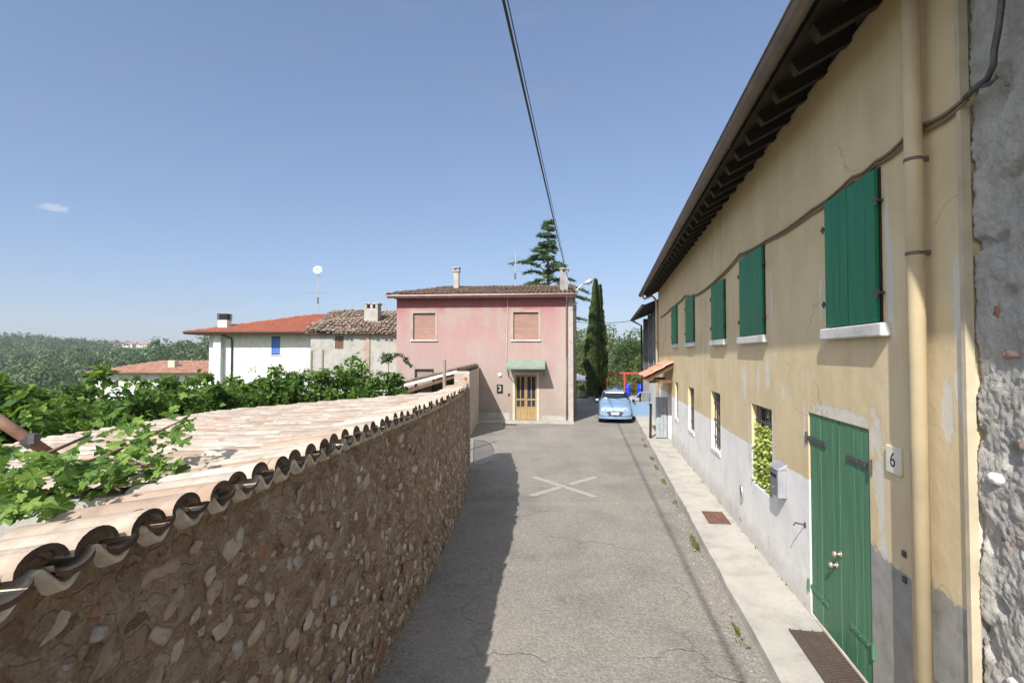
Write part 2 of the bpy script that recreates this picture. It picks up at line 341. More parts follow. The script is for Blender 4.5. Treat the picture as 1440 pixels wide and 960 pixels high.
M['leaf_grey'] = leaf_mat('olive_grey_leaves', (.035, .055, .025), (.085, .13, .06), (.17, .23, .11), .3)
M['leaf_hedge'] = leaf_mat('yellow_green_leaves', (.14, .22, .03), (.40, .50, .10), (.70, .74, .30), .25, 9)
M['leaf_tree'] = leaf_mat('tree_leaves', (.022, .045, .014), (.075, .125, .034), (.16, .215, .065), .35)
M['leaf_tree2'] = leaf_mat('light_tree_leaves', (.06, .085, .02), (.15, .195, .05), (.27, .30, .10), .4)
M['leaf_cypress'] = leaf_mat('cypress_leaves', (.022, .042, .014), (.06, .095, .027), (.13, .165, .05), .2)
M['leaf_cedar'] = leaf_mat('cedar_needles', (.03, .075, .038), (.09, .185, .08), (.21, .28, .10), .3)
M['leaf_dry'] = leaf_mat('dry_shrub_leaves', (.07, .075, .02), (.15, .145, .04), (.25, .22, .08), .25)
M['leaf_far'] = leaf_mat('far_wood_leaves', (.022, .042, .014), (.06, .105, .028), (.13, .175, .05), .15, .03, .16, .9)
def terrain_mat():
    m, nt, b = new_mat('meadow_and_earth'); g = G(nt); v = g.coord()
    c = g.ramp(g.noise(v, .02, 7, .6), [(.3, (.05, .075, .025)), (.5, (.085, .12, .035)), (.62, (.15, .15, .06)), (.75, (.10, .12, .045))])
    c = g.mix(.6, c, g.ramp(g.noise(v, 1.2, 7, .7), [(.3, (.4, .4, .35)), (.7, (1.2, 1.2, 1.1))]), 'MULTIPLY')
    g.set(b.inputs['Base Color'], c); b.inputs['Roughness'].default_value = .95; b.inputs['Specular IOR Level'].default_value = .1
    g.set(b.inputs['Normal'], g.bump(g.noise(v, 3, 7, .7), .8, .1))
    return m
M['terrain'] = terrain_mat()
def car_paint():
    m, nt, b = new_mat('light_blue_car_paint'); g = G(nt); v = g.coord()
    g.set(b.inputs['Base Color'], g.ramp(g.noise(v, 3, 4), [(.3, (.25, .39, .58)), (.7, (.28, .42, .62))]))
    b.inputs['Metallic'].default_value = .35; b.inputs['Roughness'].default_value = .32; b.inputs['Coat Weight'].default_value = .6; b.inputs['Coat Roughness'].default_value = .08
    return m
M['car'] = car_paint()
M['rubber'] = simple('tyre_rubber', (.02, .02, .02), .8)
M['bumper'] = simple('dark_blue_bumper', (.035, .055, .10), .5)
M['lamp_glass'] = simple('headlight_glass', (.62, .65, .68), .12, .3, .1, 30, 0, 40, .7)
# ------------------------------------------------------------------ shape helpers
def arc_tile(mb, P, u, v, n, w0, w1, L, h, flip=False, mi=0, me=0, t=.016, seg=6, lift=.0):
    P = Vector(P); sg = -1 if flip else 1
    o0 = []; o1 = []; i0 = []
    for k in range(seg + 1):
        a = math.pi * k / seg; c = -math.cos(a); s_ = math.sin(a) * sg
        o0.append(P + u * (c * w0) + n * (s_ * h + lift)); o1.append(P + v * L + u * (c * w1) + n * (s_ * h * w1 / w0))
        i0.append(P + u * (c * (w0 - t)) + n * (s_ * (h - t) + lift) - n * (t * (1 if flip else 0)))
    if flip: i0 = [p - n * t for p in o0]
    m = seg + 1
    mb.add(o0 + o1, [(k, k + 1, m + k + 1, m + k) for k in range(seg)], mi)
    mb.add(o0 + i0, [(k, m + k, m + k + 1, k + 1) for k in range(seg)], me)
def tile_roof(mb, P0, u, v, ncol, nrow, pitch, expo, keep=None, jit=.012, mi=0, rg=None, h=.055, channel=True, wave=0):
    rg = rg or random.Random(3); u = Vector(u).normalized(); v = Vector(v).normalized(); n = u.cross(v)
    if n.z < 0: n = -n
    P0 = Vector(P0)
    for c in range(ncol):
        for r in range(nrow):
            uu = (c + .5) * pitch; vv = r * expo
            if keep and not keep(uu, vv + expo * .4): continue
            j = lambda a: rg.uniform(-a, a)
            wv = wave * noise.noise(Vector((uu * .6, vv * .6, 3.3)))
            b = P0 + u * (uu + j(jit)) + v * (vv + j(jit * 2)) + n * (.035 + j(jit * .6) + wv)
            vj = (v + u * j(.04)).normalized()
            arc_tile(mb, b, u, vj, n, pitch * .42, pitch * .34, expo * 1.12, h, False, mi, mi, lift=.022)
            if channel:
                b2 = P0 + u * (uu + pitch * .5 + j(jit)) + v * (vv + j(jit * 2)) + n * (.03 + j(jit * .6) + wv)
                arc_tile(mb, b2, u, v, n, pitch * .40, pitch * .36, expo * 1.1, h * .6, True, mi, mi, lift=.018)
def facade(mb, x0, x1, z0, z1, openings, depth, out=1, mi=0, reveal=True, y=0):
    """front sheet of a wall in the local x/z plane at y, facing out*y, with openings (xa, xb, za, zb) and their reveals"""
    xs = sorted({x0, x1, *[o[0] for o in openings], *[o[1] for o in openings]})
    zs = sorted({z0, z1, *[o[2] for o in openings], *[o[3] for o in openings]})
    for a, b in zip(xs, xs[1:]):
        for c, d in zip(zs, zs[1:]):
            mx, mz = (a + b) / 2, (c + d) / 2
            if any(o[0] < mx < o[1] and o[2] < mz < o[3] for o in openings): continue
            q = [(a, y, c), (b, y, c), (b, y, d), (a, y, d)]
            mb.quad(*(q if out < 0 else q[::-1]), mi)
    yi = y - out * depth
    for (a, b, c, d) in openings:
        for p, q in (((a, c), (b, c)), ((b, c), (b, d)), ((b, d), (a, d)), ((a, d), (a, c))):
            mb.quad((p[0], y, p[1]), (q[0], y, q[1]), (q[0], yi, q[1]), (p[0], yi, p[1]), mi)
        mb.quad((a, yi, c), (b, yi, c), (b, yi, d), (a, yi, d), 1)
def leaf(mb, p, size, rg, mi=0, droop=.3, up=None, aspect=.7):
    d = Vector((rg.gauss(0, 1), rg.gauss(0, 1), rg.gauss(0, .7) - droop))
    if d.length < 1e-3: d = Vector((1, 0, 0))
    d.normalize(); nn = Vector((rg.gauss(0, .7), rg.gauss(0, .7), 1)); w = d.cross(nn)
    if w.length < 1e-3: w = d.orthogonal()
    w.normalize(); n2 = w.cross(d)
    s = size * rg.uniform(.5, 1.35); p = Vector(p)
    mb.add([p, p + d * s * .45 + w * s * aspect * .5 + n2 * s * .1, p + d * s, p + d * s * .45 - w * s * aspect * .5 + n2 * s * .1], [(0, 1, 2), (0, 2, 3)], mi)
def blob(mb, c, rad, n, size, rg, mi=0, shell=.55, droop=.3, aspect=.7):
    c = Vector(c)
    for _ in range(n):
        d = Vector((rg.gauss(0, 1), rg.gauss(0, 1), rg.gauss(0, 1))).normalized() * (shell + (1 - shell) * rg.random() ** .6)
        leaf(mb, (c.x + d.x * rad[0], c.y + d.y * rad[1], c.z + d.z * rad[2]), size, rg, mi, droop, None, aspect)
VINE = [(0, -.08), (.22, -.28), (.5, -.18), (.42, .05), (.78, .12), (.62, .42), (.36, .40), (.28, .66), (0, 1.0), (-.28, .66), (-.36, .40), (-.62, .42), (-.78, .12), (-.42, .05), (-.5, -.18), (-.22, -.28)]
def vine_leaf(mb, p, size, rg, mi=0):
    nn = Vector((rg.gauss(0, .55), rg.gauss(-.35, .5), 1)).normalized(); x = nn.orthogonal().normalized(); y = nn.cross(x)
    a = rg.uniform(0, 6.28); x, y = x * math.cos(a) + y * math.sin(a), y * math.cos(a) - x * math.sin(a)
    s = size * rg.uniform(.55, 1.15); p = Vector(p); cv = rg.uniform(-.05, .28)
    vs = [p + y * s * .2]
    for q in VINE:
        r = math.hypot(q[0], q[1] - .2)
        vs.append(p + x * q[0] * s * .62 + y * q[1] * s * .75 - nn * s * cv * r * r + nn * s * .06 * rg.uniform(-1, 1))
    mb.add(vs, [(0, k, k % 16 + 1) for k in range(1, 17)], mi)
def text_mesh(txt, size, mat, name, parent, mtx, depth=.004):
    cu = bpy.data.curves.new('lettering', 'FONT'); cu.body = txt; cu.size = size; cu.extrude = depth; cu.align_x = 'CENTER'; cu.align_y = 'CENTER'
    to = bpy.data.objects.new('lettering', cu); COL.objects.link(to)
    dg = bpy.context.evaluated_depsgraph_get(); me = bpy.data.meshes.new_from_object(to.evaluated_get(dg))
    bpy.data.objects.remove(to); bpy.data.curves.remove(cu)
    me.transform(mtx); me.materials.clear(); me.materials.append(mat); me.name = name
    o = bpy.data.objects.new(name, me); COL.objects.link(o); o.parent = parent
    return o

# ------------------------------------------------------------------ setting
def terrain_h(x, y):
    r = math.hypot(x, y)
    h = SLOPE * y - .012
    # beyond the yard the ground falls into a valley and climbs again to the wooded ridge
    ang = math.atan2(x, max(y, 1e-3))
    left = max(0, min(1, (-.02 - ang) / .25))
    f = max(0, min(1, (r - 42) / 120)); f = f * f * (3 - 2 * f)
    valley = -15 * left + 0 * (1 - left)
    h = h * (1 - f) + valley * f
    g = max(0, min(1, (r - 230) / 620)); g = g * g * (3 - 2 * g)
    ridge = 9.5 + 9 * max(0, min(1, (-ang - .58) / .2)) + 1.5 * math.sin(ang * 23)
    h += g * (ridge - valley) * (1 if left > 0 else .5)
    # a nearer wooded spur
    s = math.exp(-((r - 330) / 110) ** 2) * math.exp(-((ang + .52) / .16) ** 2)
    h += 17 * s
    if r > 45: h += 1.2 * noise.noise(Vector((x * .02, y * .02, 0))) * min(1, (r - 45) / 40)
    if r > 1100: h -= (r - 1100) * .02
    return h
mb = MB(); NA = 240; rad = [0.0] + [2.2 * 1.078 ** i for i in range(95)]
mb.v.append((0, 0, terrain_h(0, 0)))
for r in rad[1:]:
    for k in range(NA):
        a = 2 * math.pi * k / NA; x, y = r * math.sin(a), r * math.cos(a)
        mb.v.append((x, y, terrain_h(x, y) if y > -60 else SLOPE * y - .012))
for k in range(NA): mb.f.append((0, 1 + (k + 1) % NA, 1 + k)); mb.m.append(0)
for i in range(len(rad) - 2):
    for k in range(NA):
        a = 1 + i * NA; mb.f.append((a + k, a + (k + 1) % NA, a + NA + (k + 1) % NA, a + NA + k)); mb.m.append(0)
tag(mb.build('ground', M['terrain'], smooth=True), kind='structure')

AL = math.atan(130 / 720); CA, SA = math.cos(AL), math.sin(AL); LW = 2.1
YRZ = math.pi / 2 - AL
def yw(s, y, z):          # yellow house frame -> world (s along the wall, y out to the street)
    l = LW - y; return Vector((l * CA + s * SA, -l * SA + s * CA, z))
WX = [(-3, -1.62), (.5, -1.47), (2.5, -1.395), (4.5, -1.30), (6, -1.16), (8.3, -1.05), (10.5, -1.06), (12, -1.13), (13.2, -1.22)]
def wall_x(y):            # plan of the stone wall's street face
    def lin(y):
        for (a, b), (c, d) in zip(WX, WX[1:]):
            if y <= c: return b + (d - b) * (y - a) / (c - a)
        return WX[-1][1]
    return sum(lin(y + k * .35) for k in (-2, -1, 0, 1, 2)) / 5
def wall_top(y): return 2.09 - .0035 * y - .0007 * y * y
# road sheet
pts = [(wall_x(y) - .25, y) for y in (-6, -3, 0, 2, 4, 5, 6, 7, 8, 9, 10, 11, 12, 13.2)] + [(-1.75, 13.4), (-1.9, 24.4), (2.9, 24.0), (3.6, 36), (1.5, 44), (11, 44)]
for s in (36, 21, 12, 6, 3, -3, -7):
    q = yw(s, LW - 1.52, 0); pts.append((q.x, q.y))
bm = bmesh.new(); vs = [bm.verts.new((x, y, gz(y))) for x, y in pts]; fc = bm.faces.new(vs); bmesh.ops.triangulate(bm, faces=[fc]); 
me = bpy.data.meshes.new('road'); bm.normal_update()
for f_ in bm.faces:
    if f_.normal.z < 0: f_.normal_flip()
bm.to_mesh(me); bm.free(); me.materials.append(M['asphalt']); o = bpy.data.objects.new('road', me); COL.objects.link(o); tag(o, kind='structure')
# raised pavement along the yellow house
def pav_z(s): return .105 - .0105 * s
mb = MB(); ss = [-7 + .5 * i for i in range(69)]
jit = [rng.uniform(-.018, .018) for _ in ss]
for i in range(len(ss) - 1):
    a, b = ss[i], ss[i + 1]
    def row(s, j):
        yk = LW - 1.455 + j * .8
        return [yw(s, -.15, pav_z(s)), yw(s, yk, pav_z(s) - .012), yw(s, yk + .03, pav_z(s) - .03), yw(s, yk + .05 + j, -.5)]
    ra, rb = row(a, jit[i]), row(b, jit[i + 1])
    for k in range(3): mb.quad(ra[k], ra[k + 1], rb[k + 1], rb[k])
tag(mb.build('pavement', M['concrete'], smooth=False), kind='structure')
# apron in front of the pink house
PH0 = at(557, 592, 24.6); PH0.z = -.42
PHd = Vector((8.39, -.7, 0)).normalized(); PRZ = math.atan2(PHd.y, PHd.x); PHn = Vector((PHd.y, -PHd.x, 0))   # PHn points to the street
def pw(x, y, z): return PH0 + PHd * x + Vector((-PHd.y, PHd.x, 0)) * y + Vector((0, 0, z))
mb = MB(); mb.box(-.2, 8.45, -.75, .05, -.3, .10)
a_ = mb.build('step_apron', M['plinth'], bevel=.015); a_.location = PH0; a_.rotation_euler = (0, 0, PRZ); a_.name = 'paved_apron'; tag(a_, kind='structure')
# worn white cross painted on the road
mb = MB()
def strip(p, q, w):
    p = Vector((*p, 0)); q = Vector((*q, 0)); n = (q - p).cross(Vector((0, 0, 1))).normalized() * w / 2
    N_ = 24
    for i in range(N_):
        a = p.lerp(q, i / N_); b = p.lerp(q, (i + 1) / N_)
        mb.quad(*[Vector((k.x, k.y, gz(k.y) + .004)) for k in (a - n, b - n, b + n, a + n)])
strip((.52, 12.45), (1.72, 10.6), .17)
d0 = Vector((2.02 - .40, 12.45 - 10.7)); m0 = Vector((.40, 10.7))
strip(m0, m0 + d0 * .44, .17); strip(m0 + d0 * .56, m0 + d0, .17)
def marking_mat():
    m, nt, b = new_mat('worn_white_marking'); g = G(nt); v = g.coord()
    g.set(b.inputs['Base Color'], g.ramp(g.noise(v, 40, 5, .7), [(.35, (.22, .21, .19)), (.55, (.40, .39, .37)), (.8, (.50, .49, .46))])); b.inputs['Roughness'].default_value = .85
    return m
tag(mb.build('road_marking', marking_mat()), kind='structure')
# gravel and dirt crumbs that collect against the kerb and the wall foot
mb = MB(); rg = random.Random(21)
def pebble(mb, p, r, rg):
    vs = [Vector(p) + Vector((math.cos(k * 1.047 + rg.random()) * r * rg.uniform(.6, 1.1), math.sin(k * 1.047 + rg.random()) * r * rg.uniform(.6, 1.1), 0)) for k in range(6)]
    mb.add(vs + [Vector(p) + Vector((0, 0, r * .6))], [(k, (k + 1) % 6, 6) for k in range(6)])
for _ in range(2600):
    if rg.random() < .55:
        s = rg.uniform(3, 22); q = yw(s, LW - 1.40 + abs(rg.gauss(0, .12)) + .02, 0)
    else:
        y = rg.uniform(2.5, 13); q = Vector((wall_x(y) + .03 + abs(rg.gauss(0, .12)), y, 0))
    q.z = gz(q.y); pebble(mb, q, rg.uniform(.006, .022), rg)
tag(mb.build('gravel', island_mat('gravel_crumbs', [(.3, .27, .22), (.2, .18, .15), (.42, .4, .36)], .95)), kind='stuff')
mb = MB()
for s, off, n_ in ((8.1, .03, 60), (8.35, .03, 40), (5.6, .05, 22), (12.3, .03, 40), (15.2, .03, 40), (17.5, .04, 30), (19, .03, 40), (14, .04, 25), (10.5, .03, 20)):
    for _ in range(n_):
        q = yw(s + rg.gauss(0, .14), LW - 1.39 + off + abs(rg.gauss(0, .03)), 0); q.z = gz(q.y)
        leaf(mb, q, rg.uniform(.04, .09), rg, 0, -1.4, None, .3)
for _ in range(160):
    s = rg.uniform(5.9, 20); q = yw(s, rg.uniform(.0, .03), pav_z(s)); leaf(mb, q, rg.uniform(.02, .05), rg, 0, -1.4, None, .35)
tag(mb.build('weeds', M['leaf_dry']), kind='stuff')

# ------------------------------------------------------------------ stone wall with tile coping
root = empty('stone_wall', (0, 0, 0), 0, 'long brown rubble garden wall with pale stones and a wavy clay tile coping along the lane', 'wall')
mb = MB(); rg = random.Random(5)
ys = [-.5 + .045 * i for i in range(305)]; NZ = 52
def face_disp(y, t):
    q = Vector((0, y, t * 2.3))
    return .035 * noise.fractal(q * 2.2, 1, 2, 4) + .022 * noise.noise(q * 9) + .012 * noise.noise(q * 23) + .10 * (1 - t) ** 3
grid = []
for y in ys:
    zb = gz(y) - .1; zt = wall_top(y) - .015
    grid.append([(wall_x(y) + face_disp(y, k / NZ), y, zb + (zt - zb) * k / NZ) for k in range(NZ + 1)])
o_ = len(mb.v)
for r_ in grid: mb.v += r_
W_ = NZ + 1
for i in range(len(ys) - 1):
    for k in range(NZ):
        mb.f.append((o_ + i * W_ + k, o_ + i * W_ + k + 1, o_ + (i + 1) * W_ + k + 1, o_ + (i + 1) * W_ + k)); mb.m.append(0)
# back, top and end of the wall
for i in range(0, len(ys) - 1, 4):
    y0, y1 = ys[i], ys[min(i + 4, len(ys) - 1)]
    a, b = wall_x(y0), wall_x(y1); t0, t1 = wall_top(y0) - .015, wall_top(y1) - .015
    mb.quad((a - .42, y0, -.6), (b - .42, y1, -.6), (b - .42, y1, t1), (a - .42, y0, t0))
    mb.quad((a - .42, y0, t0), (b - .42, y1, t1), (b + .01, y1, t1), (a + .01, y0, t0))
ye = ys[-1]; xe = wall_x(ye)
mb.quad((xe - .42, ye, -.6), (xe + .03, ye, -.6), (xe + .02, ye, wall_top(ye)), (xe - .42, ye, wall_top(ye)))
mb.build('wall_body', M['mortar'], root, smooth=True)
# field stones bedded in the face (surface pattern, one mesh)
def stone(mb, c, n, ex, ey, ez, rg, mi=0, sub=2):
    """lumpy flattened stone: c centre, n face normal, half sizes"""
    n = Vector(n).normalized(); x = Vector((0, 0, 1)).cross(n).normalized(); z = n.cross(x)
    a = rg.gauss(0, .35); x, z = x * math.cos(a) + z * math.sin(a), z * math.cos(a) - x * math.sin(a)
    sd = rg.uniform(0, 99); NU, NV = 14, 5; vs = []
    for j in range(NV + 1):
        ph = (math.pi / 2) * j / NV
        for k in range(NU):
            th = 2 * math.pi * k / NU; e = .72
            cx, cy = math.cos(th), math.sin(th)
            cx = math.copysign(abs(cx) ** e, cx); cy = math.copysign(abs(cy) ** e, cy)
            rr = 1 + .42 * noise.noise(Vector((math.cos(th) * 1.4 + sd, math.sin(th) * 1.4, 0))) + .28 * noise.noise(Vector((math.cos(th) * 3.5 + sd, math.sin(th) * 3.5, 7)))
            s_ = math.cos(ph) ** .55
            vs.append(Vector(c) + x * (cx * ex * rr * s_) + z * (cy * ez * rr * s_) + n * (ey * math.sin(ph) * (1 + .35 * noise.noise(Vector((th + sd, ph, 3))))))
    fs = [(j * NU + k, j * NU + (k + 1) % NU, (j + 1) * NU + (k + 1) % NU, (j + 1) * NU + k) for j in range(NV) for k in range(NU)]
    mb.add(vs, fs, mi)
mb = MB(); placed = []
def try_stone(ex, ez, gap):
    y = rg.uniform(.6, 13); t = rg.uniform(.03, .95)
    zb = gz(y); zt = wall_top(y) - .05; z = zb + (zt - zb) * t
    for (py, pz, pe, pq) in placed:
        if abs(py - y) < (pe + ex) * gap and abs(pz - z) < (pq + ez) * gap: return
    placed.append((y, z, ex, ez))
    x = wall_x(y) + face_disp(y, t) - .012
    stone(mb, (x, y, z), (1, rg.gauss(0, .08), rg.gauss(0, .08)), ex, rg.uniform(.010, .030), ez, rg)
for _ in range(620): try_stone(rg.uniform(.06, .14), rg.uniform(.04, .075), 1.4)
for _ in range(2300): try_stone(rg.uniform(.03, .075), rg.uniform(.022, .05), 1.02)
for _ in range(3000): try_stone(rg.uniform(.012, .034), rg.uniform(.010, .024), 1.0)
mb.build('stones', M['stones'], root, smooth=True)
# coping tiles
mb = MB(); y = .7; rg = random.Random(12); P_ = .2
while y < 13.1:
    x = wall_x(y); z = wall_top(y)
    u = Vector((0, 1, 0)); v = Vector((-1, 0, -.10)).normalized(); n = Vector((-.1, 0, 1)).normalized()
    j = lambda a: rg.uniform(-a, a)
    arc_tile(mb, (x + .085 + j(.024), y + j(.014), z + .035 + j(.010)), u, (v + u * j(.05)).normalized(), n, .092, .08, .50, .062, False, 0, 1, .020, 10, .012)
    pl_ = [Vector((x + .030, y, z + .03))] + [Vector((x + .030, y - math.cos(math.pi * k / 8) * .084, z + .040 + math.sin(math.pi * k / 8) * .056)) for k in range(9)]
    mb.add(pl_, [(0, k, k + 1) for k in range(1, 9)], 3)
    arc_tile(mb, (x + .07 + j(.015), y + P_ * .5, z + .018 + j(.006)), u, v, n, .075, .07, .50, .035, True, 0, 1, .018, 8, .022)
    # mortar bed under each tile
    y += P_
def bed(q):
    c_ = math.cos(2 * math.pi * (q - .7) / P_); nz_ = noise.noise(Vector((q * 6, 1, 1))); th = .022 + .008 * noise.noise(Vector((q * 11, 5, 1)))
    zz = wall_top(q) + .006 + .036 * c_ + .008 * nz_
    xx = wall_x(q) + .060 + .010 * noise.noise(Vector((q * 5, 2, 9)))
    return [(xx - .10, q, zz + .004), (xx - .004, q, zz), (xx, q, zz - th * .4), (xx - .004, q, zz - th), (xx - .06, q, zz - th - .02)]
q = .6
while q < 13.1:
    ra, rb = bed(q), bed(q + P_ / 16)
    for k in range(4): mb.quad(ra[k], ra[k + 1], rb[k + 1], rb[k], 2)
    q += P_ / 16
mb.build('coping', [M['tile_pale'], M['tile_edge'], simple('lime_bedding', (.66, .60, .50),   .95, 0, .25, 18, .6, 40), M['mortar']], root, smooth=True)
# brick end of the wall
mb = MB(); rg = random.Random(2)
zb, zt = gz(13.2) - .1, wall_top(13.2) - .02
mb.box(xe - .30, xe + .105, ye + .012, ye + .30, zb, zt, 1)
z = zb + .02; r_ = 0
while z < zt - .06:
    for k in range(2):
        x0 = xe - .295 + k * .2 + (.05 if r_ % 2 else 0)
        mb.box(x0, min(x0 + .19, xe + .115), ye + .006, ye + .306, z, z + .056)
    mb.box(xe + .08, xe + .117, ye + .004, ye + .14 + .05 * (r_ % 2), z, z + .056)
    z += .07; r_ += 1
mb.build('brick_end', [M['brick'], M['brick_mortar']], root)

# low tiled shed behind the wall
root = empty('tiled_shed', (-3.7, 6.2, -.2), 0, 'low shed roofed with sunbleached clay tiles sloping away behind the stone wall', 'shed')
mb = MB(); rg = random.Random(31)
def shed_pt(y, d): return Vector((wall_x(y) - .36 - d, y, wall_top(y) - .03 - d * .085))
SY0, SY1, SW = 3.0, 10.2, 4.35
y = SY0
while y < SY1:
    w_ = SW * (1 if y > 3.4 else .9); nr = int(w_ / .40); shade = rg.uniform(-.02, .02)
    u = Vector((0, 1, 0)); v = Vector((-1, 0, -.085)).normalized(); n = Vector((-.085, 0, 1)).normalized()
    for r_ in range(nr + 1):
        b0 = shed_pt(y, r_ * .40); j = lambda a: rg.uniform(-a, a)
        # each tile's upper end tucks under the one nearer the lane
        arc_tile(mb, b0 + v * .43 + Vector((0, j(.018), j(.008))), u, -(v + u * j(.05)).normalized(), n, .088, .074, .46, .05, False, 0, 0, .018, 5, .022)
        arc_tile(mb, shed_pt(y + .1, r_ * .40) + v * .43 + Vector((0, j(.01), -.012)), u, -v, n, .086, .074, .46, .03, True, 0, 0, .016, 4, .02)
    y += .2
mb.build('roof', M['tile_pale'], root, smooth=True).location = -root.location
mb = MB()
for (ya, yb) in [(SY0, 5.4), (5.4, 7.8), (7.8, SY1)]:
    a, b, c, d = shed_pt(ya, 0), shed_pt(yb, 0), shed_pt(yb, SW - .15), shed_pt(ya, SW - .15)
    dz = Vector((0, 0, -.07)); lo = lambda p: Vector((p.x, p.y, -.7))
    mb.quad(a + dz, b + dz, c + dz, d + dz); mb.quad(d + dz, c + dz, lo(c), lo(d))
    if ya == SY0: mb.quad(a + dz, d + dz, lo(d), lo(a))
    if yb == SY1: mb.quad(b + dz, c + dz, lo(c), lo(b))
mb.build('wall', M['render_grey'], root).location = -root.location
# rusty scaffold tube leaning over the shed
a = at(-60, 552, 3.05); b = at(88, 650, 3.3)
root = empty('leaning_pole', b, 0, 'rusty metal tube with a dark clamp leaning diagonally out of the vine leaves', 'pole')
mb = MB(); mb.tube([Vector((0, 0, 0)), (a - b) * .5, (a - b) * 1.6], .034, 12)
mb.build('tube', M['pole_rust'], root, smooth=True)
mb = MB(); d = (a - b).normalized(); mb.tube([(a - b) * .28, (a - b) * .28 + d * .06], .045, 12); mb.box(-.02, .02, -.02, .02, -.03, .03, 0, Matrix.Translation((a - b) * .28 + Vector((.03, -.04, .04))))
mb.build('clamp', M['iron'], root)

# lean-to beside the pink house
LZ = -.33
A0 = at(660, 517, 18.9); B0 = at(505, 557, 18.9)
root = empty('lean_to_shed', (A0.x, 18.9, LZ), 0, 'open fronted lean-to with a sloping tiled roof and pale fascia against the pink house', 'shed')
def loc(p): return Vector(p) - root.location
mb = MB(); rg = random.Random(8); du = (A0 - B0)
nrow = int(du.length / .34); v = du.normalized()
tile_roof(mb, loc(B0 + Vector((0, -.12, .03))), Vector((0, 1, 0)), v, 25, nrow, .215, .34, None, .012, 0, rg)
mb.build('roof', M['tile_dark'], root, smooth=True)
mb = MB(); n = v.cross(Vector((0, 1, 0))); n = n if n.z > 0 else -n
for y0, y1 in ((-.05, 5.2),):
    a, b = loc(B0), loc(A0); o1 = Vector((0, y0, 0)); o2 = Vector((0, y1, 0)); dn = n * -.06
    mb.add([a + o1, b + o1, b + o2, a + o2, a + o1 + dn, b + o1 + dn, b + o2 + dn, a + o2 + dn], [(0, 1, 2, 3), (7, 6, 5, 4), (0, 4, 5, 1), (1, 5, 6, 2), (2, 6, 7, 3), (3, 7, 4, 0)])
mb.build('roof_deck', M['wood_dark'], root)
mb = MB(); mb.bar(loc(B0) + Vector((0, -.09, -.02)), loc(A0) + Vector((-.45, -.09, -.02 - .45 * v.z / v.x)), .035, .10)
mb.build('fascia', M['white_paint'], root)
mb = MB(); mb.bar(loc(B0) + Vector((.3, .02, -.28)), loc(A0) + Vector((-.5, .02, -.30)), .10, .12)
mb.build('beam', M['wood_brown'], root)
mb = MB(); xr = A0.x + .02; x0 = xr - .56
mb.box(x0 + .01 - root.location.x, xr - .01 - root.location.x, -.14, .16, -.15, A0.z - LZ - .12, 1)
z = -.1; r_ = 0
while z < A0.z - LZ - .2:
    for k in range(3):
        xa = x0 + k * .195 + (0 if r_ % 2 else -.07)
        xa, xb = max(xa, x0), min(xa + .185, xr)
        if xb - xa > .03: mb.box(xa - root.location.x, xb - root.location.x, -.15, .17, z, z + .058)
    z += .07; r_ += 1
mb.build('brick_pier', [M['brick'], M['brick_mortar']], root)
mb = MB(); mb.box(.0 - .5, .02, .17, 5.25, -.15, A0.z - LZ - .13); mb.build('side_wall', M['render_cream'], root)
mb = MB(); mb.box(-3.6, -.45, 5.0, 5.15, -.1, 1.2); mb.box(-3.6, -3.5, .3, 5.1, -.1, .9); mb.build('back_wall', M['wood_brown'], root)
mb = MB(); mb.box(-.16, -.09, -.17, -.148, A0.z - LZ - .42, A0.z - LZ - .34); mb.build('red_plate', simple('red_plate', (.55, .05, .04), .5), root)
# wire mesh panel resting on the road by the wall end
c0 = Vector((-1.05, 14.05, gz(14.05)))
root = empty('wire_mesh_panel', c0, 0, 'round edged panel of pale wire mesh leaning by the far end of the stone wall', 'mesh panel')
mb = MB(); Rr = .46; hh = .62
def mp(a, b): return Vector((a, b * .25, b))
arc = [mp(0, .02), mp(0, hh)] + [mp(.14 + .42 * math.sin(t), hh * .5 + hh * .5 * math.cos(t)) for t in [math.pi * k / 12 for k in range(13)]] + [mp(0, .02)]
mb.tube(arc, .011, 6); mb.build('frame', M['galv'], root, smooth=True)
mb = MB()
def inside(a, b): return 0 <= a <= .56 and (a <= .14 or ((a - .14) / .42) ** 2 + ((b - hh / 2) / (hh / 2)) ** 2 <= 1) and 0 <= b <= hh
for sgn in (1, -1):
    for k in range(-16, 30):
        c = k * .045; seg = [(t * .56 / 40, c + sgn * t * .56 / 40 * .8) for t in range(41)]
        seg = [q for q in seg if inside(*q)]
        if len(seg) > 1: mb.tube([mp(*seg[0]), mp(*seg[-1])], .0055, 4)
mb.build('wires', M['galv'], root)
# post standing behind the wall
p = at(625, 545, 15.0); t = at(624, 506, 15.0)
mb = MB(); mb.tube([Vector((0, 0, 0)), Vector((0.01, 0, 1.2)), Vector((-.01, .01, t.z + .3))], [.06, .055, .05], 9)
tag(mb.build('wooden_post', M['wood_grey'], loc=Vector((p.x, 15, -.3))), 'thick grey wooden post standing up in front of the lean-to roof', 'post')
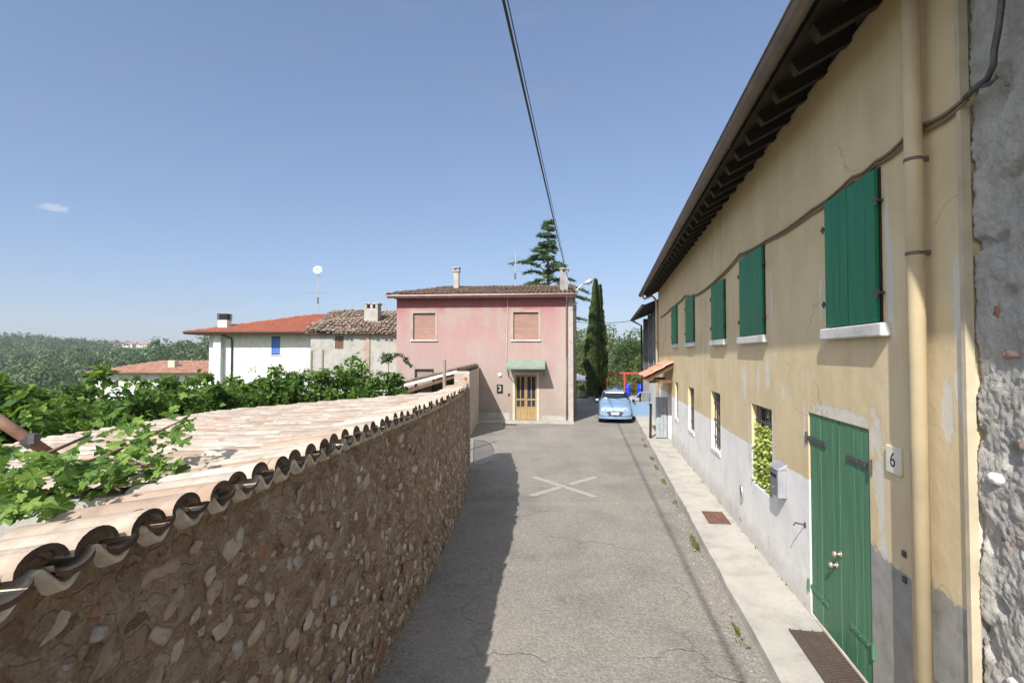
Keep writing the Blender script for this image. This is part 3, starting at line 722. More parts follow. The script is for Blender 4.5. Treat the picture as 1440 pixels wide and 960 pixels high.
# ------------------------------------------------------------------ ochre house on the right
Y0 = yw(0, 0, 0)
house = empty('ochre_house', Y0, YRZ, 'long two storey ochre plastered house with green shutters and dark timber eaves', 'house')
zs = lambda s: 5.53 - .0125 * s          # soffit at the wall
ze = lambda s: 5.235 - .0125 * s          # eave line
OV = .56
UP = [(4.36, 5.27, 3.0, 4.18), (7.25, 8.40, 3.02, 4.2), (9.5, 10.53, 3.03, 4.07), (12.63, 13.77, 3.05, 4.16), (15.5, 16.57, 3.06, 4.19)]
LO = [(7.05, 7.97, .90, 2.04), (10.02, 10.84, .90, 2.02), (12.84, 13.68, .85, 1.93), (15.55, 16.2, .83, 1.92)]
DOOR = (4.60, 5.86, .062, 2.145); DOOR2 = (17.0, 17.95, -.11, 1.85)
mb = MB(); S0, S1 = 3.45, 20.9
facade(mb, S0, S1, -.6, 5.3, LO, .24, 1)
nf = len(mb.f)
# door recesses: re-open the sheet
mb = MB(); facade(mb, S0, S1, -.6, 5.3, LO + [DOOR2], .16, 1)
mb2 = MB(); cut = []
facade(mb2, S0, S1, -.6, 5.3, LO + [DOOR2, DOOR], .16, 1); mb = mb2
mb.quad((S0, 0, 5.3), (S0, 0, zs(S0)), (S1, 0, zs(S1)), (S1, 0, 5.3))
mb.quad((S0, 0, -.6), (S0, 0, zs(S0)), (S0, -7, 8.0), (S0, -7, -.6)); mb.quad((S1, 0, -.6), (S1, -7, -.6), (S1, -7, 7.6), (S1, 0, zs(S1)))
mb.quad((S0, -7, -.6), (S0, -7, 7.6), (S1, -7, 7.6), (S1, -7, -.6))
mb.build('wall', [M['yellow'], M['dark_int']], house)
# plaster edge where the ochre coat ends against the grey house
mb = MB(); mb.box(3.425, 3.462, -.03, .018, -.5, zs(3.4) - .02); mb.build('corner_bead', simple('pale_corner_plaster', (.50, .43, .31), .9, 0, .15, 5, .2), house)
# roof deck, tiles, rafters
mb = MB(); R0, R1 = -3.0, 21.15
sl = lambda s, y: zs(s) + .11 + (ze(s) - zs(s)) * y / OV      # roof deck height at distance y from the wall
for a, b in [(R0 + (R1 - R0) * i / 12, R0 + (R1 - R0) * (i + 1) / 12) for i in range(12)]:
    for yy0, yy1 in ((OV, -7.2),):
        q = [(a, yy0, sl(a, yy0)), (b, yy0, sl(b, yy0)), (b, yy1, sl(b, yy1)), (a, yy1, sl(a, yy1))]
        mb.quad(*q); mb.quad(*[(x, y, z + .05) for x, y, z in q][::-1]); mb.quad(q[0], q[1], (q[1][0], q[1][1], q[1][2] + .05), (q[0][0], q[0][1], q[0][2] + .05))
mb.quad((R1, OV, sl(R1, OV)), (R1, -7.2, sl(R1, -7.2)), (R1, -7.2, sl(R1, -7.2) + .05), (R1, OV, sl(R1, OV) + .05))
mb.build('roof', M['wood_dark'], house)
mb = MB(); rg = random.Random(44)
v = Vector((0, -OV, zs(5) - ze(5))).normalized()
tile_roof(mb, (R0, OV + .07, sl(R0, OV + .07) + .05), (1, 0, -.0125), v, int((R1 - R0) / .22), 3, .22, .36, None, .012, 0, rg)
mb.build('roof_tiles', M['tile_old'], house, smooth=True)
for i in range(42):
    s = .9 + i * .49; mb = MB()
    a = Vector((s, OV - .10, sl(s, OV - .10) - .075)); b = Vector((s, -.05, sl(s, -.05) - .075))
    mb.bar(a, b, .10, .13); mb.build('rafter', M['wood_dark'], house)
mb = MB(); seg = 8
for a, b in [(R0, 4), (4, 12), (12, R1)]:
    for k in range(seg):
        t0, t1 = math.pi * (1 + k / seg), math.pi * (1 + (k + 1) / seg)
        pt = lambda s, t, r: (s, OV + .10 + r * math.cos(t), sl(s, OV) + .04 + r * math.sin(t))
        mb.quad(pt(a, t0, .075), pt(a, t1, .075), pt(b, t1, .075), pt(b, t0, .075)); mb.quad(pt(a, t0, .068), pt(b, t0, .068), pt(b, t1, .068), pt(a, t1, .068))
mb.tube([(R0, OV + .178, sl(R0, OV) + .045), (R1, OV + .178, sl(R1, OV) + .045)], .011, 6)
mb.build('gutter', M['gutter'], house, smooth=True)
# downpipes
def downpipe(s, r, zt, zb, swan=True, joints=()):
    mb = MB(); path = []
    if swan: path = [(s + .05, OV + .08, sl(s, OV) - .02), (s + .04, OV - .02, sl(s, OV) - .16), (s, .26, zt + .05), (s, .14, zt - .08), (s, .085, zt - .22)]
    else: path = [(s, .085, zt + .3)]
    path += [(s, .085, zt - .5), (s, .085, zb)]
    mb.tube(path, r, 14); p = mb.build('downpipe', M['pipe_cream'], house, smooth=True)
    for z in joints:
        mc = MB(); mc.lathe((s, .085, z), [(r + .002, 0), (r + .005, .004), (r + .005, .018), (r + .002, .022)], 14); mc.box(s - .012, s + .012, -.0, .03, z, z + .03)
        mc.build('pipe_clamp', M['gutter'], p)
    return p
downpipe(3.77, .052, 5.25, .11, False, (.62, 3.4, 4.02)); downpipe(20.72, .045, 5.0, -.1, True, (1.2, 3.2))
# upper windows: pairs of closed plank shutters on a pale stone sill
for (a, b, c, d) in UP:
    mb = MB(); mb.box(a - .012, b + .012, .001, .014, c - .01, d + .012); w = mb.build('window', M['wood_dark'], house)
    m_ = (a + b) / 2
    for x0, x1 in ((a, m_ - .004), (m_ + .004, b)):
        mb = MB(); npl = 3; pw_ = (x1 - x0) / npl
        for k in range(npl): mb.box(x0 + k * pw_ + .0012, x0 + (k + 1) * pw_ - .0012, .016, .046, c, d)
        if x0 == m_ + .004 or True: mb.box(x0 + .004, x1 - .004, .0145, .040, c + .004, d - .004)
        mb.build('shutter', M['shutter_green'], w, bevel=.003)
    for x in (a - .03, b + .03):
        for z in (c + .22, d - .25):
            mb = MB(); mb.tube([(x, 0, z), (x, .06, z)], .011, 7); mb.box(x - .03, x + .03, .045, .058, z - .012, z + .014); mb.tube([(x, .05, z - .035), (x, .05, z + .03)], .009, 6)
            mb.build('hinge_pin', M['iron'], w)
    mb = MB(); rg = random.Random(int(a * 10))
    mb.box(a - .12, b + .07, -.05, .075, c - .115, c - .012); mb.build('sill', M['stone_sill'], w, bevel=.012)
# barred ground floor windows
for i, (a, b, c, d) in enumerate(LO):
    mb = MB(); yb = -.135
    mb.box(a, b, yb - .02, yb, c, d); w = mb.build('window', M['glass_dark'], house)
    mb = MB()
    for x0, x1, z0, z1 in ((a + .002, a + .06, c, d), (b - .06, b - .002, c, d), ((a + b) / 2 - .025, (a + b) / 2 + .025, c, d), (a, b, c + .002, c + .06), (a, b, d - .06, d - .002)):
        mb.box(x0, x1, yb + .002, yb + .03 + (.004 if z1 - z0 > .2 else 0), z0, z1)
    mb.build('window_frame', M['wood_grey'], w)
    mb = MB(); n_ = 5
    for k in range(n_):
        x = a + (b - a) * (k + .5) / n_; mb.tube([(x, -.06, c), (x, -.06, d)], .009, 6)
    for z in (c + (d - c) * .2, c + (d - c) * .5, c + (d - c) * .8): mb.box(a, b, -.068, -.052, z - .014, z + .014)
    mb.build('bars', M['iron'], w)
    if i: 
        mb = MB(); mb.box(a - .002, b + .002, -.13, .018, c - .05, c + .006); mb.build('sill', M['render_white'], w)
# green plank door
a, b, c, d = DOOR
mb = MB(); npl = 9; pw_ = (b - a - .02) / npl
mb.box(a + .012, b - .012, -.075, -.035, c + .01, d - .008)
for k in range(npl):
    g_ = .012 if k == 4 else .003
    mb.box(a + .01 + k * pw_ + g_ / 2, a + .01 + (k + 1) * pw_ - g_ / 2, -.045, -.012 + rng.uniform(-.002, .002), c + .006 + rng.uniform(0, .01), d - .004)
door = mb.build('door', M['door_green'], house, bevel=.004)
for x0, x1, z in ((a - .03, a + .40, d - .30), (b + .03, b - .42, d - .27), (a - .03, a + .40, c + .33), (b + .03, b - .42, c + .28)):
    mb = MB(); sgn = 1 if x1 > x0 else -1
    mb.box(min(x0, x1), max(x0, x1), -.010, -.001 if z < 1 else .004, z - .022, z + .022); mb.tube([(x0, .006, z - .06), (x0, .006, z + .06)], .016, 8)
    for k in range(3): mb.lathe((x0 + sgn * (.1 + k * .13), .001, z), [(.009, 0), (.006, .007)], 8, 0, (0, 1, 0))
    mb.build('hinge', M['iron'] if z > 1 else M['door_green'], door)
for x, z in ((5.17, .93), (5.25, .80)):
    mb = MB(); mb.lathe((x, -.012, z), [(.028, 0), (.028, .006), (.011, .010), (.011, .035), (.026, .045), (.028, .058), (.016, .07)], 14, 0, (0, 1, 0)); mb.build('knob', simple('pale_brass', (.6, .5, .38), .35, .7), door, smooth=True)
mb = MB(); mb.box(a + .01, b - .01, -.15, -.006, .0, c + .004); mb.build('threshold', M['stone_sill'], house, bevel=.006)
# number plate with its figure
mb = MB(); mb.box(4.12, 4.31, .001, .022, 1.875, 2.075); pl = mb.build('number_plate', simple('cream_ceramic', (.74, .70, .58), .3), house, bevel=.006)
mx = Matrix.Translation((4.215, .0225, 1.972)) @ Matrix.Rotation(math.pi, 4, 'Z') @ Matrix.Rotation(math.pi / 2, 4, 'X')
text_mesh('6', .15, simple('navy_figure', (.03, .04, .055), .5), 'figure', pl, mx, .0015)
# small ironwork
mb = MB(); mb.tube([(5.98, 0, .93), (5.98, .10, .95), (5.98, .115, .92)], .009, 7); mb.lathe((5.98, .0, .93), [(.03, 0), (.03, .006)], 10, 0, (0, 1, 0)); mb.build('wall_hook', M['iron'], house)
mb = MB(); c_ = (8.55, .0, .58)
ring = [(8.55 + .075 * math.cos(t), .012, .58 + .13 * math.sin(t)) for t in [math.pi * 2 * k / 20 for k in range(21)]]
mb.tube(ring, .012, 6, 1); mb.add([(8.55, .004, .58)] + [(p[0], .004, p[2]) for p in ring], [(0, k, k + 1) for k in range(1, 21)], 0); mb.build('vent', [M['black'], M['galv']], house)
for s, z in ((4.12, 1.33), (4.12, 1.15)):
    mb = MB(); mb.box(s - .02, s + .02, .001, .014, z - .02, z + .02); mb.build('screw_plate', M['iron'], house)
# far entrance: small tiled porch roof, open door leaf, post
P0, P1 = 16.45, 19.0
mb = MB(); rg = random.Random(61); v = Vector((0, -.83, .46)).normalized()
tile_roof(mb, (P0, .85, 1.99), (1, 0, 0), v, 12, 3, .21, .33, None, .01, 0, rg)
pr = mb.build('porch_roof', M['tile_new'], house, smooth=True)
mb = MB(); mb.add([(P0, .80, 1.965), (P1, .80, 1.965), (P1, .0, 2.41), (P0, .0, 2.41)], [(0, 1, 2, 3)]); mb.add([(P0, .80, 2.0), (P1, .80, 2.0), (P1, .0, 2.445), (P0, .0, 2.445)], [(0, 1, 2, 3)])
for s in (P0 + .06, (P0 + P1) / 2, P1 - .06): mb.bar((s, .82, 1.935), (s, .0, 2.39), .08, .09)
mb.box(P0 + .02, P1, .62, .72, 1.93, 2.03); mb.build('porch_deck', M['wood_brown'], pr)
for s in (P0 + .25, P1 - .2):
    mb = MB(); mb.box(s - .05, s + .05, .0, .72, 1.85, 1.94); mb.build('bracket', M['wood_brown'], pr)
mb = MB(); mb.box(DOOR2[0] + .01, DOOR2[1] - .01, -.15, -.11, DOOR2[2], DOOR2[3] - .01); d2 = mb.build('entrance_door', M['wood_brown'], house)
mb = MB(); mb.box(17.96, 18.02, .02, .40, -.07, 1.30)
for k in range(3): mb.box(17.93, 17.958, .05 + k * .115, .155 + k * .115, -.05, 1.28)
mb.build('entrance_leaf', simple('blue_grey_paint', (.33, .37, .40), .6, 0, .2, 6), house, bevel=.004)
q = yw(18.0, .58, pav_z(18)); mb = MB(); mb.bar((0, 0, 0), (.02, .0, 1.15), .07, .07)
o = mb.build('timber_post', M['wood_dark'], loc=q, bevel=.006); tag(o, 'short dark timber post standing on the pavement under the small tiled porch roof', 'post')

# things fixed to or standing by the ochre house
root = empty('letterbox', yw(6.66, 0, 1.06), YRZ, 'grey metal letterbox fixed on the white wall beside the green plank door', 'letterbox')
mb = MB(); mb.box(-.14, .14, .001, .10, 0, .33); mb.add([(-.15, .0, .33), (.15, .0, .33), (.15, .115, .325), (-.15, .115, .325), (-.15, .0, .395), (.15, .0, .395)], [(0, 1, 2, 3), (3, 2, 5, 4), (0, 3, 4), (1, 5, 2)])
mb.build('box', simple('letterbox_grey', (.42, .42, .46), .45, .4), root, bevel=.005)
mb = MB(); mb.box(-.12, .12, .101, .107, .02, .30); pnl = mb.build('front_panel', simple('slate_panel', (.17, .18, .22), .3, .3), root)
mb = MB(); mb.box(-.10, .10, .1075, .111, .225, .262); mb.build('slot', M['black'], pnl)
mb = MB(); mb.lathe((.0, .107, .1), [(.012, 0), (.012, .006)], 10, 0, (0, 1, 0)); mb.build('lock', M['galv'], pnl)
mb = MB(); rg = random.Random(9)
for _ in range(1500):
    p = (rg.uniform(7.09, 7.93), rg.uniform(-.085, -.02), rg.uniform(.93, 1.77 + .03 * math.sin(rg.random() * 20)))
    leaf(mb, p, .055, rg, 0, .3, None, .85)
o = mb.build('window_plant', M['leaf_hedge'], loc=Y0); o.rotation_euler = (0, 0, YRZ); tag(o, 'dense yellow-green leafy plant filling the lower part of the barred window near the letterbox', 'plant')
mb = MB(); 
for k in range(1): mb.box(-.33, .33, -.17, .17, 0, .008)
for k in range(5): mb.box(-.33, .33, -.155 + k * .075, -.148 + k * .075, .008, .011)
o = mb.build('rusty_plate', M['rust'], loc=yw(9.15, .27, pav_z(9.15) + .0)); o.rotation_euler = (0, R(.6), YRZ); tag(o, 'rusty red steel plate lying on the pale pavement', 'plate')
root = empty('floor_grate', yw(5.0, .175, pav_z(5.0) - .001), YRZ, 'dark ribbed metal grate set in the pavement before the green door', 'grate'); root.rotation_euler = (0, R(.6), YRZ)
mb = MB(); mb.box(-.50, .50, -.155, .155, .0, .006); mb.build('tray', M['iron_dark'], root)
mb = MB(); 
for k in range(24): mb.box(-.49 + k * .0415, -.478 + k * .0415, -.15, .15, .006, .02)
for y in (-.155, -.06, .05, .145): mb.box(-.5, .5, y, y + .01, .006, .0205)
mb.build('ribs', simple('brown_metal_ribs', (.14, .105, .085), .6, .4), root)
# cables clipped along the facade
def wpt(px, py, y=.02):
    x = (px - 720) / F; v_ = (480 - py) / F; d = Vector((x, math.cos(PITCH) - v_ * math.sin(PITCH), math.sin(PITCH) + v_ * math.cos(PITCH)))
    l = LW - y; t = l / (d.x * CA - d.y * SA); return CAM + d * t
CP = [(1361, 134), (1299, 175), (1278, 187), (1230, 228), (1198, 249), (1140, 296), (1077, 338), (1040, 357), (1010, 390), (980, 414), (964, 415), (945, 432), (929, 446)]
for dz, dy, r_, nm in ((0, .022, .013, 'upper of the two thin cables running along the ochre facade below the eaves'), (-.045, .018, .010, 'lower of the two thin cables running along the ochre facade below the eaves')):
    mb = MB(); pl_ = []
    for i, c_ in enumerate(CP):
        p = wpt(*c_, dy if i not in (1, 2) else .02) + Vector((0, 0, dz * (1 if i % 3 else .6))); pl_.append(p)
    pp = []
    for p, q in zip(pl_, pl_[1:]):
        for k in range(4): pp.append(p.lerp(q, k / 4) - Vector((0, 0, .025 * math.sin(math.pi * k / 4))))
    pp.append(pl_[-1]); mb.tube(pp, r_, 6); tag(mb.build('facade_cable', M['cable_brown'], smooth=True), nm, 'cable', 'cables along the ochre facade')

# ------------------------------------------------------------------ rough grey house at the right edge
gh = empty('rubble_house', Y0, YRZ, 'old house of rough grey rubble and crumbling lime mortar at the right edge', 'house')
mb = MB(); sA, sB, nS = 1.9, 3.44, 110; zA, zB, nZ = -.15, 6.0, 400
def rdisp(s, z):
    q = Vector((s, 0, z)); big = noise.fractal(q * 3.2, 1, 2, 5); 
    e = .024 * big + .015 * noise.noise(q * 11) + .009 * (1 - 2 * abs(noise.noise(q * 21))) + .011 * noise.noise(q * 42) + .007 * noise.noise(q * 80)
    pit = noise.noise(Vector((s * 5.5 + 9, 3, z * 5.5)))
    if pit > .36: e -= min(.045, (pit - .36) * .5)
    return e
o_ = 0
for i in range(nS + 1):
    s = sA + (sB - sA) * i / nS
    for k in range(nZ + 1):
        z = zA + (zB - zA) * k / nZ
        e = rdisp(s, z) if i < nS else -.05
        mb.v.append((s, -.045 + e * .8, z))
for i in range(nS):
    for k in range(nZ):
        a = i * (nZ + 1) + k; mb.f.append((a, a + 1, a + nZ + 2, a + nZ + 1)); mb.m.append(0)
mb.box(-6, sA + .01, -6, -.05, -.6, 6.2); mb.box(sA, sB - .01, -6, -.2, -.6, 6.2)
rg = random.Random(77)
for _ in range(26):
    s, z = rg.uniform(2.3, 3.34), rg.uniform(.15, 1.05)
    stone(mb, (s, -.05 + rdisp(s, z) * .8, z), (rg.gauss(0, .1), 1, rg.gauss(0, .1)), rg.uniform(.03, .09), rg.uniform(.02, .05), rg.uniform(.02, .05), rg, 1)
for _ in range(16):
    s, z = rg.uniform(2.3, 3.34), rg.uniform(1.1, 5)
    stone(mb, (s, -.06 + rdisp(s, z) * .8, z), (rg.gauss(0, .1), 1, rg.gauss(0, .1)), rg.uniform(.03, .08), rg.uniform(.015, .035), rg.uniform(.02, .05), rg, 1)
mb.build('wall', [M['rubble'], M['redstone']], gh, smooth=True)
for (s, z, a, b) in ((3.28, 2.06, .05, .03), (3.2, .98, .06, .04)):
  mb = MB(); stone(mb, (s, -.055 + rdisp(s, z) * .8, z), (0, 1, 0), a, .04, b, rg)
  mb.build('white_stone', simple('white_cobble', (.7, .68, .64), .8, 0, .1, 9), gh, smooth=True)
mb = MB(); mb.box(-6.2, 3.40, -6, .45, 6.2, 6.35); mb.build('roof', M['tile_old'], gh)
mb = MB(); pl_ = [wpt(1358, 137, .03), wpt(1376, 120, .05), wpt(1388, 112, .05), wpt(1397, 92, .07), wpt(1398, 72, .06), wpt(1404, 40, .06), wpt(1408, 8, .06), wpt(1415, -60, .06)]
mb.tube(pl_, .016, 7); mb.tube([wpt(1378, 122, .03), wpt(1392, 118, .06), wpt(1402, 108, .05)], .012, 6)
tag(mb.build('service_cable', M['iron'], smooth=True), 'thick dark service cable climbing the rough grey wall in the top right corner', 'cable')

# ------------------------------------------------------------------ next house up the lane on the right
nh = empty('loggia_house', Y0, YRZ, 'farther house with a dark boarded upper loggia above a white base past the ochre house', 'house')
mb = MB(); a, b = 20.95, 29.5
mb.box(a, b, -6, -.02, -.9, 1.55, 0); mb.box(a + .01, b - .01, -6, -.35, 1.55, 4.9, 1)
mb.build('wall', [M['render_white'], simple('dark_boards', (.10, .095, .10), .8, 0, .3, 3)], nh)
for s in (21.4, 23.6, 26.2, 29.2):
    mb = MB(); mb.box(s - .16, s + .16, -.34, -.03, 1.552, 4.7); mb.build('post', simple('grey_post', (.22, .22, .23), .8, 0, .2, 3), nh)
mb = MB(); mb.box(a, b, -.12, -.05, 1.552, 2.35); mb.build('parapet', simple('slate_boards', (.19, .19, .205), .8, 0, .2, 3), nh)
mb = MB(); zr = lambda y: 4.86 + (4.66 - 4.86) * y / .5
q = [(a + .2, .52, 4.62), (b + .3, .52, 4.62), (b + .3, -6, 7.2), (a + .2, -6, 7.2)]
mb.add(q + [(x, y, z + .12) for x, y, z in q], [(0, 1, 2, 3), (7, 6, 5, 4), (0, 4, 5, 1), (1, 5, 6, 2), (3, 2, 6, 7), (0, 3, 7, 4)]); mb.build('roof', M['wood_dark'], nh)
mb = MB(); mb.tube([(a + .2, .58, 4.70), (b + .35, .58, 4.68)], .07, 8); mb.build('gutter', M['gutter'], nh, smooth=True)
mb = MB(); mb.tube([(b + .1, .52, 4.62), (b - .05, .06, 4.35), (b - .05, .06, -.5)], .05, 8); mb.build('downpipe', M['iron_dark'], nh, smooth=True)
# ------------------------------------------------------------------ pink house at the end of the lane
pk = empty('pink_house', PH0, PRZ, 'two storey faded pink house with glazed wooden front door and closed roller shutters', 'house')
PWD, PDP, EZ = 8.42, 8.2, 5.92
PW = [(.81, 1.89, 3.85, 5.14), (5.63, 6.81, 3.84, 5.15), (.95, 1.77, 1.3, 2.42)]; PD = (5.60, 6.84, .10, 2.31)
mb = MB(); facade(mb, 0, PWD, -.8, EZ, PW + [PD], .16, -1)
RZ, RY, RX = 6.86, 4.2, 1.5
mb.quad((0, 0, -.8), (0, PDP, -.8), (0, PDP, EZ), (0, 0, EZ)); mb.quad((PWD, 0, -.8), (PWD, 0, EZ), (PWD, PDP, EZ), (PWD, PDP, -.8)); mb.add([(PWD, 0, EZ), (PWD, PDP, EZ), (PWD, RY, RZ)], [(0, 2, 1)])
mb.quad((0, PDP, -.8), (PWD, PDP, -.8), (PWD, PDP, EZ), (0, PDP, EZ))
mb.build('wall', [M['pink'], M['dark_int']], pk)
mb = MB(); mb.box(PWD - .20, PWD + .012, -.014, .5, -.6, EZ - .02); mb.build('corner_strip', concrete('pale_corner_render', (.43, .385, .345), (.34, .30, .27), .2), pk)
mb = MB(); mb.box(PWD, PWD + .28, 2.6, PDP, -.8, EZ - .2); mb.build('rear_wing', M['render_side'], pk)
mb = MB(); mb.box(0, 5.45, -.018, -.001, -.5, .42); mb.box(6.99, PWD - .21, -.018, -.001, -.5, .30); mb.build('base_band', M['plinth'], pk)
# roof
def hip_keep(uu, vv): return (uu - .35) > -.30 + (RX + .30) * vv / vl - .1
ev = Vector((0, RY + .45, RZ - EZ - .02)); vl = ev.length
mb = MB(); rg = random.Random(91)
tile_roof(mb, (-.35, -.47, EZ + .05), (1, 0, 0), ev.normalized(), 42, int(vl / .34) + 1, .213, .34, hip_keep, .016, 0, rg, wave=.05)
rf = mb.build('roof', M['tile_dark'], pk, smooth=True)
mb = MB()
mb.add([(-.35, -.45, EZ), (PWD + .18, -.45, EZ), (PWD + .18, RY, RZ), (RX, RY, RZ), (-.35, PDP + .4, EZ), (PWD + .18, PDP + .4, EZ)], [(0, 1, 2, 3), (0, 3, 4), (4, 3, 2, 5), (0, 4, 5, 1)])
mb.build('roof_deck', M['tile_dark'], rf)
mb = MB(); x = RX
while x < PWD + .1: arc_tile(mb, (x, RY, RZ + .05), Vector((0, 1, 0)), Vector((1, 0, 0)), Vector((0, 0, 1)), .11, .09, .4, .08); x += .34
for k in range(14):
    t = k / 13; arc_tile(mb, (-.33 + (RX + .33) * t, -.42 + (RY + .42) * t, EZ + .05 + (RZ - EZ) * t), Vector((.8, -.4, 0)).normalized(), Vector((RX + .33, RY + .42, RZ - EZ)).normalized(), Vector((0, 0, 1)), .11, .09, .42, .08)
mb.build('ridge_tiles', M['tile_dark'], rf, smooth=True)
mb = MB(); mb.box(-.32, PWD + .12, -.455, -.43, EZ - .11, EZ + .02); mb.box(-.30, PWD + .1, -.43, -.001, EZ - .03, EZ - .005); mb.build('eave_board', M['gutter_pink'], pk)
mb = MB(); mb.tube([(-.34, -.51, EZ + .0), (PWD + .16, -.51, EZ + .015)], .055, 8); mb.build('gutter', M['gutter_pink'], pk, smooth=True)
mb = MB(); mb.tube([(8.13, -.50, EZ), (8.13, -.40, EZ - .12), (8.13, -.07, EZ - .30), (8.13, -.06, 3.0)], .04, 8); mb.tube([(8.13, -.06, 3.0), (8.13, -.06, .12)], .036, 8, 1); mb.build('downpipe', [M['gutter_pink'], M['gutter']], pk, smooth=True)
mb = MB(); mb.tube([(5.36, -.03, EZ - .05), (5.36, -.03, 5.2), (5.30, -.03, 2.9)], .018, 6); mb.build('conduit', simple('pale_conduit', (.5, .44, .40), .7), pk)
frame_m = concrete('pale_window_surround', (.40, .335, .29), (.34, .28, .25), .15)
for i, (a, b, c, d) in enumerate(PW):
    mb = MB()
    if i < 2:
        for x0, x1, z0, z1 in ((a - .11, a, c - .02, d + .10), (b, b + .11, c - .02, d + .10), (a, b, d, d + .10)): mb.box(x0, x1, -.016, .02, z0, z1)
    else:
        for x0, x1, z0, z1 in ((a - .05, a, c, d + .05), (b, b + .05, c, d + .05), (a, b, d, d + .05)): mb.box(x0, x1, -.02, .02, z0, z1)
    w = mb.build('window', frame_m if i < 2 else M['wood_dark'], pk)
    mb = MB(); n_ = 26; zz = [c + (d - c) * k / n_ for k in range(n_ + 1)]
    for z0, z1 in zip(zz, zz[1:]): mb.add([(a, .095, z0), (b, .095, z0), (b, .082, (z0 + z1) / 2), (a, .082, (z0 + z1) / 2), (b, .095, z1), (a, .095, z1)], [(0, 1, 2, 3), (3, 2, 4, 5)])
    mb.build('roller_shutter', M['shutter_pink'] if i < 2 else simple('dull_slats', (.30, .24, .2), .7), w)
    mb = MB(); mb.box(a - .12, b + .12, -.075, .09, c - .055, c + .002); mb.build('sill', M['stone_sill'], w, bevel=.006)
# front door
a, b, c, d = PD
mb = MB()
for x0, x1, z0, z1 in ((a, a + .11, c, d), (b - .11, b, c, d), (a + .11, b - .11, d - .10, d)): mb.box(x0, x1, -.02, .10, z0, z1)
dr = mb.build('front_door', simple('pale_door_frame', (.50, .47, .36), .6, 0, .1, 5), pk)
m_ = (a + b) / 2
for x0, x1 in ((a + .115, m_ - .003), (m_ + .003, b - .115)):
    mb = MB(); y0_, y1_ = .05, .095; z0, z1 = c + .01, d - .105; st = .065; mid = (x0 + x1) / 2
    mb.box(x0, x0 + st, y0_, y1_, z0, z1); mb.box(x1 - st, x1, y0_, y1_, z0, z1)
    for (za, zb_) in ((z0, z0 + .14), (z0 + .56, z0 + .60), (z0 + .90, z0 + .97), (z1 - .09, z1)): mb.box(x0 + st, x1 - st, y0_ + .002, y1_, za, zb_)
    mb.box(x0 + st, x1 - st, y0_ + .02, y1_ - .01, z0 + .14, z0 + .56)
    mb.box(mid - .02, mid + .02, y0_ + .003, y1_, z0 + .60, z1 - .09)
    lf = mb.build('door_leaf', M['door_wood'], dr, bevel=.004)
    mb = MB(); mb.box(x0 + st, x1 - st, y1_ - .015, y1_ - .008, z0 + .60, z1 - .09); mb.build('glazing', M['glass_tint'], lf)
mb = MB(); mb.box(m_ + .02, m_ + .05, .025, .05, 1.08, 1.2); mb.tube([(m_ + .035, .02, 1.12), (m_ + .12, .02, 1.12)], .01, 6); mb.build('handle', simple('brass', (.6, .45, .2), .3, .8), dr)
mb = MB(); mb.box(a - .12, b + .12, -.30, .06, -.02, .098); mb.build('doorstep', M['concrete'], pk, bevel=.01)
# green canopy over the door
mb = MB(); x0, x1 = 5.36, 7.14
def cpy(t): return (-1.02 * t, 2.90 - .26 * t - .05 * t * t)
N_ = 8
for k in range(N_):
    (ya, za), (yb, zb_) = cpy(k / N_), cpy((k + 1) / N_)
    mb.quad((x0, ya, za), (x1, ya, za), (x1, yb, zb_), (x0, yb, zb_)); mb.quad((x0, ya, za - .02), (x0, yb, zb_ - .02), (x1, yb, zb_ - .02), (x1, ya, za - .02))
ye_, ze_ = cpy(1); mb.box(x0, x1, ye_ - .012, ye_, ze_ - .09, ze_ + .004)
cn = mb.build('door_canopy', M['awning'], pk)
for x in (x0 + .05, x1 - .05):
    mb = MB(); mb.bar((x, -.03, 2.15), (x, -.95, 2.60), .03, .03); mb.bar((x, -.03, 2.12), (x, -.03, 2.88), .03, .03); mb.bar((x, -.03, 2.85), (x, -.99, 2.57), .03, .03)
    mb.build('canopy_arm', M['awning_dark'], cn)
# wall fittings
mb = MB(); mb.box(4.85, 5.13, -.05, -.001, 1.35, 1.75); lb = mb.build('notice_box', M['iron_dark'], pk, bevel=.006)
mb = MB(); mb.tube([(4.93 + .0, -.054, 1.64), (5.01, -.056, 1.66), (5.05, -.056, 1.61), (5.0, -.056, 1.56), (5.05, -.056, 1.51), (5.01, -.056, 1.45), (4.93, -.054, 1.47)], .016, 8); mb.build('pale_emblem', M['white_paint'], lb)
mb = MB(); mb.lathe((5.0, -.001, 2.2), [(.09, 0), (.10, .02), (.085, .06), (.04, .08)], 14, 0, (0, -1, 0)); mb.build('wall_lamp', simple('opal_glass', (.8, .78, .74), .3), pk, smooth=True)
mb = MB(); mb.box(5.38, 5.46, -.035, -.001, 1.22, 1.32); mb.build('doorbell', M['iron_dark'], pk)
mb = MB(); mb.box(.0, .62, -.16, .16, 0, .012); o = mb.build('drain_grate', M['iron_dark'], loc=pw(5.25, -1.25, .02) ); o.location.z = gz(o.location.y) + .002; o.rotation_euler = (0, 0, PRZ); tag(o, 'small dark drain grate in the road before the pink house door', 'grate')
